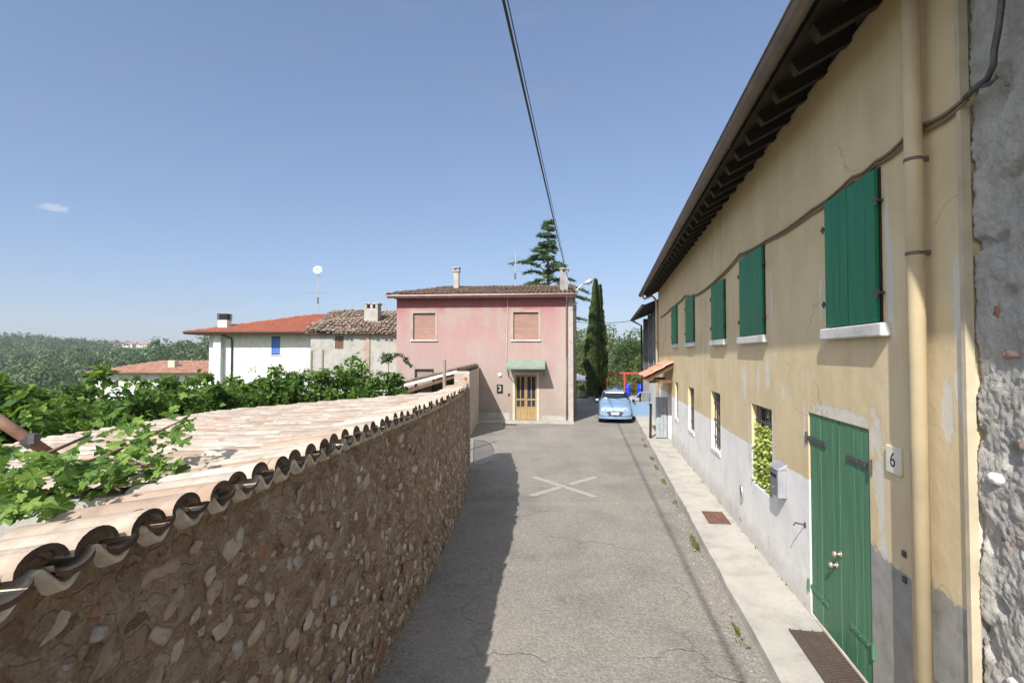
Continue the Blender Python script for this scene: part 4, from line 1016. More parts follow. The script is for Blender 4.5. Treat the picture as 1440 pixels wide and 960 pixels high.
# chimneys
mb = MB(); cx, cy = 2.27, 3.3; mb.box(cx - .14, cx + .14, cy - .14, cy + .14, 6.3, 7.62); mb.box(cx - .19, cx + .19, cy - .19, cy + .19, 7.62, 7.68)
for k in range(4): mb.box(cx - .16 + .25 * (k % 2), cx - .09 + .25 * (k % 2), cy - .16 + .25 * (k // 2), cy - .09 + .25 * (k // 2), 7.68, 7.82)
mb.box(cx - .2, cx + .2, cy - .2, cy + .2, 7.82, 7.88); mb.build('chimney', M['render_grey'], rf)
mb = MB(); cx, cy = 8.02, .75; mb.box(cx - .19, cx + .19, cy - .2, cy + .2, 5.9, 6.95)
for k in range(4): mb.box(cx - .19 + .24 * (k % 2), cx - .05 + .24 * (k % 2), cy - .2 + .26 * (k // 2), cy - .06 + .26 * (k // 2), 6.95, 7.25)
mb.box(cx - .22, cx + .22, cy - .24, cy + .24, 7.25, 7.32); mb.build('chimney', M['render_side'], rf)
# aerials
def aerial(base, parts, label, dish=None):
    root = empty('tv_aerial', base, 0, label, 'aerial'); h = parts['h']
    mb = MB(); mb.tube([(0, 0, 0), (0, 0, h)], .03, 6); mb.build('mast', M['galv'], root)
    for z, ln, n_ in parts['booms']:
        mb = MB(); mb.tube([(-ln / 2, 0, z), (ln / 2, 0, z)], .014, 5)
        for k in range(n_):
            x = -ln / 2 + ln * k / (n_ - 1); e = .22 + .10 * k / n_; mb.tube([(x, -e, z), (x, e, z)], .007, 4)
        mb.build('antenna', M['galv'], root)
    if dish:
        mb = MB(); r = dish; mb.lathe((0, -.16, h - .05), [(.02, 0), (r * .6, .03), (r, .10), (r * .99, .108), (r * .58, .04), (.01, .012)], 18, 0, (.25, -1, .35)); mb.build('dish', M['white_paint'], root, smooth=True)
        mb = MB(); mb.tube([(0, -.16, h - .15), (.1, -.55, h + .0)], .012, 5); mb.box(.06, .14, -.62, -.52, h - .03, h + .06); mb.build('feed_arm', M['iron'], root)
    mb = MB(); mb.box(-.07, .03, -.08, .02, h * .28, h * .42); mb.build('amplifier_box', M['iron'], root)
p = at(725, 404, 28.5); aerial(p - Vector((0, 0, .1)), dict(h=2.1, booms=[(1.75, .7, 6), (1.0, .5, 4)]), 'thin pale aerial mast on the pink house roof in front of the cedar')

# ------------------------------------------------------------------ old grey farmhouse
gy = 25.5; gx0, gx1 = -10.03, -5.2
oh = empty('old_farmhouse', (gx0, gy, -.4), 0, 'old grey rendered farmhouse with a sagging brown tiled roof and a crumbling chimney', 'house')
W_ = gx1 - gx0; GE = 4.27; GR = 5.6; GRY = 3.7
win = [(1.22, 1.64, 3.42, 4.05)]
mb = MB(); facade(mb, 0, W_, -.8, GE, win, .14, -1); mb.quad((0, 0, -.8), (0, 7, -.8), (0, 7, GE), (0, 0, GE)); mb.add([(0, 0, GE), (0, 7, GE), (0, GRY, GR)], [(0, 1, 2)])
mb.build('wall', [M['render_grey'], M['dark_int']], oh)
mb = MB(); mb.box(2.65, 2.95, -.06, .0, 0, GE - .1); mb.build('wall_pilaster', concrete('rusty_render', (.42, .33, .27), (.3, .2, .15), .5), oh)
mb = MB(); a, b, c, d = win[0]
for k in range(3): mb.box(a + .01 + k * .135, a + .135 + k * .135, .05, .09, c + .01, d - .01)
mb.build('window', M['wood_brown'], oh)
ev = Vector((0, GRY + .3, GR - GE - .02)); vl2 = ev.length
mb = MB(); rg = random.Random(17)
tile_roof(mb, (-.25, -.34, GE - .03), (1, 0, 0), ev.normalized(), 24, int(vl2 / .33) + 1, .215, .33, None, .035, 0, rg, .07, True, .22)
rf2 = mb.build('roof', M['tile_old'], oh, smooth=True)
mb = MB(); mb.add([(-.2, -.28, GE - .1), (W_, -.28, GE - .1), (W_, GRY, GR - .08), (-.2, GRY, GR - .08), (W_, 7.3, GE - .2), (-.2, 7.3, GE - .2)], [(0, 1, 2, 3), (3, 2, 4, 5)]); mb.build('roof_deck', M['tile_dark'], rf2)
mb = MB(); x = -.2
while x < W_ - .1:
    arc_tile(mb, (x, GRY + rg.uniform(-.03, .03), GR + .02 + .06 * noise.noise(Vector((x, 1, 1)))), Vector((0, 1, rg.uniform(-.1, .1))), Vector((1, rg.uniform(-.08, .08), rg.uniform(-.05, .05))), Vector((0, 0, 1)), .11, .09, .4, .08); x += .33
mb.build('ridge_tiles', M['tile_old'], rf2, smooth=True)
mb = MB(); cx, cy = 2.65, 1.6; mb.box(cx - .36, cx + .36, cy - .35, cy + .35, 4.3, 5.55)
for x in (cx - .36, cx - .05, cx + .22): mb.box(x, x + .14, cy - .35, cy + .35, 5.55, 5.76)
for x in (cx - .42, cx - .2, cx + .05, cx + .22): mb.box(x, x + .2, cy - .38, cy + .38, 5.76 + rg.uniform(0, .02), 5.82 + rg.uniform(0, .03))
mb.build('chimney', M['render_grey'], rf2, bevel=.02)

# ------------------------------------------------------------------ white house with red roof
wy = 36.0; wx0, wx1 = -21.3, -11.0
wh = empty('white_house', (wx0, wy, -.9), 0, 'white rendered house with a low red hipped roof and a blue shuttered window', 'house')
D = 10.0; WW = wx1 - wx0; WE = 5.12
mb = MB(); facade(mb, 0, WW, -3, WE, [(4.38, 5.0, 3.62, 4.90)], .12, -1); mb.quad((0, 0, -3), (0, D, -3), (0, D, WE), (0, 0, WE)); mb.quad((0, D, -3), (WW, D, -3), (WW, D, WE), (0, D, WE)); mb.quad((WW, 0, -3), (WW, 0, WE), (WW, D, WE), (WW, D, -3))
mb.build('wall', [M['render_white'], M['dark_int']], wh)
mb = MB(); mb.box(.52, 1.02, -.38, .01, -3, WE - .04); mb.build('flue_breast', M['render_white'], wh)
mb = MB(); mb.box(4.44, 4.94, .02, .06, 3.68, 4.84)
for x in (4.385, 4.945): mb.box(x, x + .05, .0, .08, 3.63, 4.89)
wn = mb.build('window', M['shutter_blue'], wh); mb = MB(); mb.box(4.3, 5.08, -.05, .1, 3.56, 3.622); mb.build('sill', M['stone_sill'], wn)
OVW = .95; ex0, ex1, ey0, ey1 = -1.2, WW + 1, -OVW, D + OVW; ap = Vector((5.7, 5.0, 6.85)); ap2 = Vector((6.5, 5.0, 6.85))
mb = MB(); z_ = WE + .06
mb.add([(ex0, ey0, z_), (ex1, ey0, z_), (ex1, ey1, z_), (ex0, ey1, z_), ap, ap2], [(0, 1, 5, 4), (3, 0, 4), (2, 3, 4, 5), (1, 2, 5)]); 
mb.box(ex0, ex1, ey0, ey1, WE - .10, WE + .055); deck = M['render_white']
rfd = mb.build('roof', simple('red_deck', (.36, .12, .07), .8), wh)
mb = MB(); rg = random.Random(19); ev = Vector((0, ap.y - ey0, ap.z - z_)); L_ = ev.length
def keepw(uu, vv):
    t = vv / L_; return uu > (ap.x - ex0) * t - .1 and uu < (ex1 - ex0) - (ex1 - ap2.x) * t + .1
tile_roof(mb, (ex0, ey0, z_ - .02), (1, 0, 0), ev.normalized(), int((ex1 - ex0) / .26), int(L_ / .38), .26, .38, keepw, .004, 0, rg, .05, False)
mb.build('roof_tiles', M['tile_red'], rfd, smooth=True)
mb = MB(); mb.tube([(ex0, ey0 - .05, WE + .03), (ex1, ey0 - .05, WE + .03)], .07, 6); mb.build('gutter', simple('dark_brown_gutter', (.07, .05, .045), .5), wh)
mb = MB(); mb.tube([(1.28, ey0, WE), (1.32, ey0 + .1, WE - .1), (1.62, -.15, WE - .35), (1.64, -.07, WE - .5), (1.64, -.07, -2)], .055, 8); mb.build('downpipe', simple('brown_downpipe', (.06, .045, .05), .5), wh, smooth=True)
mb = MB(); mb.box(.50, 1.14, .15, .75, 5.1, 6.10); ch = mb.build('chimney', M['render_white'], rfd)
mb = MB()
for k in range(4): mb.box(.46, 1.18, .11, .79, 6.1 + k * .115, 6.17 + k * .115)
mb.box(.56, 1.08, .2, .7, 6.1, 6.5); mb.build('chimney_cowl', M['iron_dark'], ch)
mb = MB(); mb.box(4.4, 4.9, 3.5, 3.56, 6.45, 6.52); mb.build('roof_vent', M['iron_dark'], rfd)
aerial(Vector((wx0 + 5.75, wy + 5, 5.75)), dict(h=3.75,  booms=[(1.95, 1.9, 10)]), 'tall aerial mast with a white dish on the white house roof ridge', .34)

# low house beyond the vines
def small_house(x, y, z, w, d, h, rh, label, wallm, roofm, tiles=False, hipx=.3, group=None):
    r = empty('distant_house', (x, y, z), 0, label, 'house', group)
    mb = MB(); mb.box(-w / 2, w / 2, 0, d, -6, h); mb.build('wall', wallm, r)
    mb = MB(); o_ = w * .05 + .2; hx = w * hipx
    mb.add([(-w / 2 - o_, -o_, h), (w / 2 + o_, -o_, h), (w / 2 + o_, d + o_, h), (-w / 2 - o_, d + o_, h), (-w / 2 + hx, d / 2, h + rh), (w / 2 - hx, d / 2, h + rh)], [(0, 1, 5, 4), (1, 2, 5), (2, 3, 4, 5), (3, 0, 4), (3, 2, 1, 0)])
    if tiles:
        rg = random.Random(5); ev = Vector((0, d / 2 + o_, rh)); L = ev.length; wt = w + 2 * o_
        tile_roof(mb, (-w / 2 - o_, -o_, h + .01), (1, 0, 0), ev.normalized(), int(wt / .3), int(L / .4), .3, .4, lambda u, v: (hx + o_) * v / L < u < wt - (hx + o_) * v / L, .012, 0, rg, .06, False)
    mb.build('roof', roofm, r)
    return r
h1 = small_house(-36.6, 53, -2.2, 13.2, 9, 3.0, 1.25, 'low house with a broad terracotta hipped roof half hidden by the vines', M['render_white'], M['tile_new'], True, .33)
mb = MB(); mb.box(.2, .9, 1.2, 1.9, 3.2, 4.3); mb.build('chimney', M['render_cream'], h1)
for i, (px, py, w, lab, rm) in enumerate([(163, 486, 7, 'tiny pale house, leftmost of those on the far ridge', 'tile_red'), (179, 486, 13, 'tiny long red roofed house, second from the left on the far ridge', 'tile_new'), (199, 486.5, 15, 'tiny wide red roofed house, third from the left on the far ridge', 'tile_red'), (215, 486.5, 6, 'tiny white house, rightmost of those on the far ridge', 'tile_new')]):
    p = at(px, py, 700); small_house(p.x, 700, p.z - 1, w, 8, 3.2, 2.0, lab, M['render_white'], M[rm], False, .25, 'houses on the far ridge')

# ------------------------------------------------------------------ blue car with its door open
cp = Vector((4.68, 23.3, 0)); CR = math.pi - AL
cz = gz(24.8)
car = empty('small_car', (cp.x + 1.67 * SA, cp.y + 1.67 * CA, cz), CR, 'small light blue hatchback parked facing down the lane with its driver door wide open', 'car')
car.rotation_euler = (R(.97), 0, CR)
# stations along the length (front is +y): y, z bottom, z mid, z belt, z top, half widths bottom/mid/belt/top
ST = [(-1.66, .42, .62, .82, .92, .56, .62, .60, .50), (-1.60, .26, .58, .86, 1.00, .66, .73, .70, .56), (-1.30, .20, .58, .90, 1.37, .72, .755, .73, .52), (-.7, .19, .58, .91, 1.435, .73, .757, .735, .535), (.0, .19, .58, .91, 1.43, .73, .757, .735, .53), (.32, .19, .58, .91, 1.36, .73, .757, .735, .51), (.86, .19, .58, .90, .955, .73, .757, .725, .66), (1.2, .20, .57, .83, .885, .72, .755, .705, .60), (1.50, .22, .54, .745, .79, .70, .735, .675, .55), (1.62, .27, .47, .64, .69, .65, .70, .64, .50), (1.665, .34, .43, .55, .58, .58, .63, .58, .42)]
mb = MB(); prof = []
for (y, zb, zm, zt, zz, wb, wm, wt, wz) in ST:
    half = [(0, zb), (wb * .7, zb), (wb, zb + .06), (wm, (zb + zm) / 2), (wm, zm), (wt, zt), (wt - (wt - wz) * .12, zt + (zz - zt) * .12), (wz + .03 * (zz - zt), zt + (zz - zt) * .86), (wz * .86, zz), (0, zz + .02)]
    prof.append([(x, y, z) for x, z in half] + [(-x, y, z) for x, z in half[-2:0:-1]])
n_ = len(prof[0]); mb.v = [p for pr in prof for p in pr]
for i in range(len(prof) - 1):
    for k in range(n_): mb.f.append((i * n_ + k, (i + 1) * n_ + k, (i + 1) * n_ + (k + 1) % n_, i * n_ + (k + 1) % n_)); mb.m.append(0)
mb.f += [tuple(range(n_)), tuple((len(prof) - 1) * n_ + k for k in range(n_ - 1, -1, -1))]; mb.m += [0, 0]
bd = mb.build('body', M['car'], car, smooth=True)
sb = bd.modifiers.new('s', 'SUBSURF'); sb.levels = sb.render_levels = 2
def curved(y_c, z_c, w, off=0): return None
mb = MB()  # windscreen
ws = []
for t in (0, .25, .5, .75, 1):
    y = .835 - .50 * t; z = .965 + .39 * t; w = .64 - .12 * t
    ws.append([(w * k / 6, y + .035 - .05 * (k / 6) ** 2, z + .012 - .012 * (k / 6) ** 2) for k in range(-6, 7)])
for r0, r1 in zip(ws, ws[1:]):
    for k in range(12): mb.quad(r0[k], r0[k + 1], r1[k + 1], r1[k])
gl = mb.build('windscreen', M['glass_dark'], car, smooth=True)
mb = MB(); r0 = [(x, y + .006, z + .006) for x, y, z in ws[3]]; r1 = [(x, y + .006, z + .006) for x, y, z in ws[4]]
for k in range(1, 11): mb.quad(*[Vector(r0[a]).lerp(Vector(r1[a]), f) for a, f in ((k, .35), (k + 1, .35), (k + 1, .9), (k, .9))])
mb.build('sun_strip', simple('pale_film', (.62, .72, .74), .4), gl)
mb = MB(); mb.box(.36, .48, .775, .782, 1.05, 1.12); o_ = mb.build('paper_disc', M['white_paint'], gl); o_.rotation_euler = (0, 0, 0)
mb = MB()
for a_, b_ in (((-.5, .87, .985), (-.05, .80, 1.05)), ((.1, .88, .985), (.5, .80, 1.05))): mb.tube([a_, b_], .009, 5)
mb.build('wiper', M['rubber'], gl)
for sx in (1, -1):
    mb = MB(); x = lambda z: sx * (.737 - (z - .92) * .36)
    mb.quad((x(.94) + sx * .006, .62, .94), (x(.94) + sx * .006, -.42, .94), (x(1.34) + sx * .0, -.40, 1.34), (x(1.34), .20, 1.34)); mb.quad((x(.94) + sx * .006, -.48, .94), (x(.94) + sx * .006, -1.25, .96), (x(1.33), -1.12, 1.33), (x(1.34), -.47, 1.34))
    if sx < 0: mb.quad((-.764, .70, .25), (-.764, -.42, .25), (-.75, -.42, .93), (-.75, .70, .93))
    mb.build('side_window' if sx > 0 else 'door_opening', M['glass_dark'] if sx > 0 else M['black'], car)
    # headlight
    mb = MB(); vs = []
    for k in range(14):
        t = 2 * math.pi * k / 14; e = .75; cx_, cz_ = math.copysign(abs(math.cos(t)) ** e, math.cos(t)), math.copysign(abs(math.sin(t)) ** e, math.sin(t))
        xx = .455 + .155 * cx_; zz = .655 + .062 * cz_ + .015 * cx_; vs.append((sx * xx, 1.618 - .55 * max(0, xx - .40) ** 1.5 - .42 * (zz - .62), zz))
    ctr = Vector((sx * .455, 1.64, .655)); inner = [tuple(ctr.lerp(Vector(v_), .6) + Vector((0, .02, 0))) for v_ in vs]
    back = [(v_[0], v_[1] - .12, v_[2]) for v_ in vs]
    mb.add(vs + inner + back, [(k, (k + 1) % 14, 14 + (k + 1) % 14, 14 + k) for k in range(14)] + [tuple(range(14, 28))] + [(k, 28 + k, 28 + (k + 1) % 14, (k + 1) % 14) for k in range(14)])
    hl = mb.build('headlight', M['lamp_glass'], car, smooth=True)
    mb = MB(); mb.lathe((sx * .44, 1.655, .66), [(.045, 0), (.05, .012), (.035, .018)], 12, 0, (0, 1, 0)); mb.build('reflector', M['galv'], hl)
    # mirror
    if sx > 0:
        mb = MB(); mb.box(sx * .74, sx * .90, .50, .60, .93, 1.04); mb.build('mirror', M['car'], car, bevel=.02)
    for yy in (1.02, -1.18):
        mb = MB(); mb.lathe((sx * .60, yy, .27), [(.17, 0), (.255, .01), (.27, .03), (.27, .14), (.255, .16), (.17, .165)], 22, 0, (sx, 0, 0)); wl = mb.build('wheel', M['rubber'], car, smooth=True)
        mb = MB(); mb.lathe((sx * .755, yy, .27), [(.17, 0), (.165, .012), (.06, .006), (.04, .014)], 18, 0, (sx, 0, 0)); mb.build('rim', M['galv'], wl)
mb = MB()
def front_strip(z0, z1, w0, w1, y0, bow, nseg=12):
    for k in range(nseg):
        a, b = -1 + 2 * k / nseg, -1 + 2 * (k + 1) / nseg
        P = lambda t, w, z, yo: (w * t, y0 + yo - bow * abs(t) ** 2.4, z)
        mb.quad(P(a, w0, z0, 0), P(b, w0, z0, 0), P(b, w1, z1, 0), P(a, w1, z1, 0)); mb.quad(P(a, w1, z1, 0), P(b, w1, z1, 0), P(b, w1 - .02, z1 + .01, -.12), P(a, w1 - .02, z1 + .01, -.12)); mb.quad(P(a, w0 - .02, z0 - .01, -.12), P(b, w0 - .02, z0 - .01, -.12), P(b, w0, z0, 0), P(a, w0, z0, 0))
front_strip(.44, .53, .72, .71, 1.70, .22); mb.build('grille_band', M['bumper'], car)
mb = MB(); front_strip(.33, .425, .735, .735, 1.685, .22); mb.build('intake_band', M['bumper'], car)
mb = MB(); front_strip(.215, .325, .735, .75, 1.725, .22); mb.build('bumper', M['car'], car, smooth=True)
for sx in (-1, 1):
    mb = MB(); mb.box(sx * .42 - .12, sx * .42 + .12, 1.66, 1.688, .36, .40); mb.build('fog_lamp', M['galv'], car)
mb = MB(); mb.box(-.18, .18, 1.705, 1.722, .40, .51); mb.build('licence_plate', M['white_paint'], car, bevel=.004)
mb = MB(); mb.box(-.60, .60, -1.2, 1.3, .14, .24); mb.build('underbody', M['black'], car)
# open driver door, hinged at the front edge of the opening
dm = Matrix.Translation((-.745, .72, 0)) @ Matrix.Rotation(R(-72), 4, 'Z')
def dpts(l, y): return [dm @ Vector(q) for q in l]
mb = MB(); outer = [(0, .26), (-.15, .24), (-1.08, .24), (-1.14, .5), (-1.14, .93), (0, .93)]; T = .05
o0 = [dm @ Vector((-T * 0, y, z)) for y, z in outer]; o1 = [dm @ Vector((T, y, z)) for y, z in outer]; k6 = len(outer)
mb.add(o0 + o1, [tuple(range(k6)), tuple(range(2 * k6 - 1, k6 - 1, -1))] + [(k, k6 + k, k6 + (k + 1) % k6, (k + 1) % k6) for k in range(k6)])
for a_, b_ in (((0, .93), (-.46, 1.37)), ((-.46, 1.37), (-1.08, 1.38)), ((-1.08, 1.38), (-1.12, .93))):
    mb.bar(dm @ Vector((.02, *a_)), dm @ Vector((.02 + (0.09 if False else 0), *b_)), .05, .045)
od = mb.build('open_door', M['car'], car, bevel=.008)
mb = MB(); mb.add([dm @ Vector((.022, y, z)) for y, z in ((-.05, .93), (-.46, 1.35), (-1.06, 1.36), (-1.1, .93))], [(0, 1, 2, 3)])
gm, nt, b_ = new_mat('clear_window_glass'); b_.inputs['Transmission Weight'].default_value = 1; b_.inputs['Roughness'].default_value = .0; b_.inputs['IOR'].default_value = 1.05; b_.inputs['Base Color'].default_value = (.9, .95, .93, 1)
mb.build('door_glass', gm, od)
mb = MB(); mb.box(-.015, .0, -1.02, -.88, .80, .85, 0, dm); mb.build('door_handle', M['rubber'], od)
mb = MB(); mb.box(-.17, -.01, -.14, -.05, .93, 1.05, 0, dm); mb.build('door_mirror', M['rubber'], od, bevel=.02)
SUN_E, SKY_S, SKY_AIR, SKY_DUST, SKY_OZ, EXPO = 3.5, .15, 1.0, .6, 3.0, .9
SKY_CURVE = ((.76, .62), (.82, .62), (.98, .62))
FILL_GLOW = (4.2, 3.9, 3.4)
HAZE = .0003
# ------------------------------------------------------------------ yard beyond the car
def gpt(px, Y): 
    p = at(px, 500, Y); return Vector((p.x, Y, terrain_h(p.x, Y)))
p0, p1 = gpt(850.5, 40), gpt(878, 40)
root = empty('red_frame', p0, 0, 'red painted metal frame of posts and a top beam beyond the parked car', 'frame')
top = at(860, 523, 40).z - p0.z
mb = MB(); mb.box(-.14, .14, -.1, .1, 0, top + .02); mb.build('post', M['red_paint'], root, bevel=.01)
for dx, w in ((p1.x - p0.x, .07), (p1.x - p0.x + 1.75, .07)):
    mb = MB(); mb.box(dx - w, dx + w, -.07, .07, 0, top); mb.build('post', M['red_paint'], root, bevel=.01)
mb = MB(); mb.box(.142, 3.3, -.05, .05, top - .16, top - .02); mb.build('beam', M['red_paint'], root, bevel=.01)
for i, (px, pyt, Y, r, lab) in enumerate([(882.5, 540, 37.6, .2, 'bright blue plastic barrel just behind the car roof on the right'), (901, 540, 37, .26, 'wide blue plastic barrel seen through the open car door window'), (868, 540, 49, .2, 'small blue plastic barrel farther off, framed by the red posts')]):
    b = gpt(px, Y); b.z += .30; h = at(px, pyt, Y).z - b.z
    root = empty('blue_barrel', b, 0, lab, 'barrel', 'blue barrels beyond the car')
    mb = MB(); mb.lathe((0, 0, 0), [(r * .86, 0), (r, .05), (r * .97, h * .3), (r * 1.04, h * .33), (r * .98, h * .36), (r * .98, h * .64), (r * 1.04, h * .67), (r * .97, h * .7), (r, h - .06), (r * .88, h)], 18); mb.build('shell', M['blue_plastic'], root, smooth=True)
    mb = MB(); mb.lathe((r * .4, 0, h), [(.05, 0), (.05, .03)], 10); mb.build('cap', M['white_paint'], root)
b = gpt(880, 37.2); mb = MB(); mb.box(-.25, 1.35, -.35, .55, -.1, .295); o = mb.build('low_wall', M['render_grey'], loc=b, bevel=.03); tag(o, 'low pale wall under the two blue barrels behind the car', 'wall')
b = gpt(868, 49); mb = MB(); mb.box(-.4, .4, -.35, .35, -.1, .295); o = mb.build('stone_block', M['stone_grey'], loc=b, bevel=.04); tag(o, 'grey stone block under the farther blue barrel', 'block')
b = gpt(835.5, 38); root = empty('water_tank', b, 0, 'pale blue-grey plastic tank beside the dark hedge left of the car', 'tank')
mb = MB(); mb.lathe((0, 0, 0), [(.24, 0), (.27, .04), (.27, .40), (.24, .46), (.12, .52), (.09, .52), (.09, .56)], 18); mb.build('shell', M['grey_plastic'], root, smooth=True); mb = MB(); mb.lathe((0, 0, .56), [(.1, 0), (.1, .04)], 14); mb.build('lid', M['iron'], root)
b = gpt(811, 41); tz = at(811, 525, 41).z - b.z
root = empty('garden_parasol', b, 0, 'white canvas parasol half hidden behind the pink house corner', 'parasol')
mb = MB(); mb.tube([(0, 0, 0), (0, 0, tz)], .025, 8); mb.build('pole', M['wood_brown'], root)
mb = MB(); pr = 1.35; n8 = 8
for k in range(n8):
    a, b_ = 2 * math.pi * k / n8, 2 * math.pi * (k + 1) / n8
    q = [(pr * math.cos(a), pr * math.sin(a), tz - .42), (pr * math.cos(b_), pr * math.sin(b_), tz - .42)]
    mb.add([(0, 0, tz), *q, (q[1][0], q[1][1], tz - .52), (q[0][0], q[0][1], tz - .52)], [(0, 1, 2), (1, 4, 3, 2)])
mb.build('canopy', M['white_cloth'], root)
# street lamp on the corner of the pink house
lp = pw(PWD + .10, .25, 0); hd = at(827, 396, lp.y)
root = empty('street_lamp', (lp.x, lp.y, 3.2), 0, 'wall mounted street lamp on a curved arm at the pink house corner', 'lamp')
H = hd - root.location
mb = MB(); mb.tube([(0, 0, 0), (0, 0, H.z - .75), (.03, -.02, H.z - .45), (H.x * .45, H.y, H.z - .2), (H.x - .12, H.y, H.z - .06)], .032, 8); mb.build('arm', M['galv'], root, smooth=True)
for z in (.3, 1.6):
    mb = MB(); mb.box(-.10, .03, -.03, .10, z, z + .05); mb.build('bracket', M['iron'], root)
mb = MB(); ax = Vector((.88, -.1, .38)).normalized(); c_ = Vector((H.x - .2, H.y, H.z - .10)); mb.lathe(c_, [(.04, 0), (.07, .06), (.10, .18), (.105, .32), (.075, .42), (.02, .46)], 14, 0, ax)
head = mb.build('lamp_head', simple('lamp_housing', (.42, .43, .44), .4, .3), root, smooth=True)
mb = MB(); mb.lathe(c_ + ax * .12 + Vector((.02, 0, -.05)), [(.03, 0), (.078, .06), (.085, .18), (.045, .26)], 12, 0, ax); mb.build('lamp_glass', simple('smoked_glass', (.35, .32, .28), .2), head, smooth=True)
# overhead cables
def cable(a, b, sag, r, label, n=26, cat='cable', two=False):
    a, b = Vector(a), Vector(b); mb = MB()
    pts = [a.lerp(b, k / n) - Vector((0, 0, sag * 4 * (k / n) * (1 - k / n))) for k in range(n + 1)]
    mb.tube(pts, r, 6)
    o = mb.build('overhead_cable', M['cable'], smooth=True); tag(o, label, cat)
E1 = at(797, 386, 24.9); near = Vector((-1.16, -3.2, 5.95))
cable(near, E1, .10, .017, 'thick black overhead cable running down the sky to the pink house chimney', 40)
cable(near + Vector((.02, 0, .025)), E1 + Vector((.03, 0, .05)), .05, .007, 'thinner overhead cable hung beside the thick black one', 40)
cable(at(806, 452, 24.6), at(893, 450, 29.0), .12, .014, 'thin horizontal cable crossing the lane above the blue car', 20)

# ------------------------------------------------------------------ trees
def limb(mb, a, b, r0, r1, rg, wob=.06, n=5):
    a, b = Vector(a), Vector(b); L = (b - a).length
    pts = [a.lerp(b, k / n) + Vector((rg.gauss(0, 1), rg.gauss(0, 1), rg.gauss(0, .5))) * (wob * L * .25 if 0 < k < n else 0) for k in range(n + 1)]
    mb.tube(pts, [r0 + (r1 - r0) * k / n for k in range(n + 1)], 7, 0, False); return pts
# cedar
rg = random.Random(101); cb = gpt(771, 34.5); ctop = at(770, 306, 34.5).z - cb.z
root = empty('cedar_tree', cb, 0, 'blue-green cedar with open drooping layered branches rising behind the pink house', 'tree')
tr = MB(); cr = MB(); tr.tube([(0, 0, 0), (.05, 0, ctop * .5), (-.02, .03, ctop * .8), (0, 0, ctop)], [.26, .17, .07, .015], 9)
def spray(base, d, L, rg):
    """one flat spray of needles along a branchlet"""
    side = d.cross(Vector((0, 0, 1))).normalized()
    for k in range(int(L / .045)):
        t = k * .045 / L; c = base + d * (L * t) + Vector((0, 0, -.14 * L * t * t))
        for sg in (-1, 1):
            w = (.30 * (1 - t) + .12) * rg.uniform(.5, 1.3); dd = (d * .7 + side * sg * .8 + Vector((0, 0, rg.uniform(-.45, .5)))).normalized(); nn = (side * -sg * .05 + Vector((0, 0, .05)) + d * .05) * .9
            cr.add([c, c + dd * w * .5 + Vector((0, 0, .028)), c + dd * w, c + dd * w * .5 - d * .095], [(0, 1, 2), (0, 2, 3)])
z = ctop * .40; k = 0
while z < ctop - .25:
    t = (z - ctop * .40) / (ctop * .60); maxL = min(3.3, 6.6 * (1 - t) ** 1.35 + .35)
    az = k * 2.4 + rg.gauss(0, .5); L = maxL * rg.uniform(.35, 1.12) * (.8 + .25 * noise.noise(Vector((z * 1.3, az, 0))))
    if abs(math.cos(az)) < .35: L *= .8
    if t > .7: L *= rg.choice((.5, .8, 1.3, 1.8))
    d = Vector((math.cos(az), math.sin(az), rg.uniform(-.05, .42))).normalized(); a = Vector((0, 0, z)); pts = []
    for q in range(9): f = q / 8; pts.append(a + d * (L * f) + Vector((0, 0, .10 * L * math.sin(f * 3.0) - .13 * L * f * f)))
    tr.tube(pts, [.045 * (1 - f / 8) * (1 - .5 * t) + .008 for f in range(9)], 5, 0, False)
    for q in range(2, 9):
        for sg in (-1, 1, 0):
            if rg.random() < .2: continue
            dirb = (pts[q] - pts[q - 1]).normalized(); side = dirb.cross(Vector((0, 0, 1))).normalized()
            sd = (dirb * (.75 if sg else 1.2) + side * sg * rg.uniform(.5, 1.0) + Vector((0, 0, rg.uniform(-.1, .12)))).normalized()
            spray(pts[q] + Vector((0, 0, rg.uniform(-.03, .05))), sd, rg.uniform(.35, .8) * (.6 + .5 * (1 - q / 8)) * (.55 + .5 * (1 - t)), rg)
    z += rg.uniform(.07, .17) * (1.1 + .9 * max(0, t - .6)); k += 1
tr.build('trunk', M['bark'], root, smooth=True); cr.build('crown', M['leaf_cedar'], root)
# cypress
rg = random.Random(55); cb = gpt(839, 36); ct = at(837, 396, 36).z - cb.z
root = empty('cypress_tree', cb, 0, 'tall narrow dark cypress with two pointed tips beside the pink house', 'tree')
mb = MB(); mb.tube([(0, 0, 0), (0, 0, ct * .5), (0, 0, ct * .9)], [.16, .1, .02], 8); mb.build('trunk', M['bark'], root, smooth=True)
mb = MB()
def cyp(cx, cy, h, w, n):
    for _ in range(n):
        t = rg.random() ** .85; z = .35 + (h - .35) * t
        prof = w * (min(1, .6 + t * 1.4) * (1 - max(0, t - .38) / .62) ** .95 + .04)
        a = rg.uniform(0, 6.283); lob = 1 + .30 * noise.noise(Vector((math.cos(a) * 1.3 + cx, math.sin(a) * 1.3, z * .9))) + .26 * noise.noise(Vector((math.cos(a) * 3, math.sin(a) * 3, z * 2.6)))
        r = prof * lob * (.5 + .54 * rg.random() ** .5)
        p = Vector((cx + math.cos(a) * r, cy + math.sin(a) * r, z)); s = rg.uniform(.12, .30); d = Vector((math.cos(a) * .35, math.sin(a) * .35, 1)).normalized(); w_ = d.cross(Vector((math.cos(a + .7), math.sin(a + .7), 0))).normalized()
        mb.add([p, p + d * s * .5 + w_ * s * .3, p + d * s, p + d * s * .5 - w_ * s * .3], [(0, 1, 2), (0, 2, 3)])
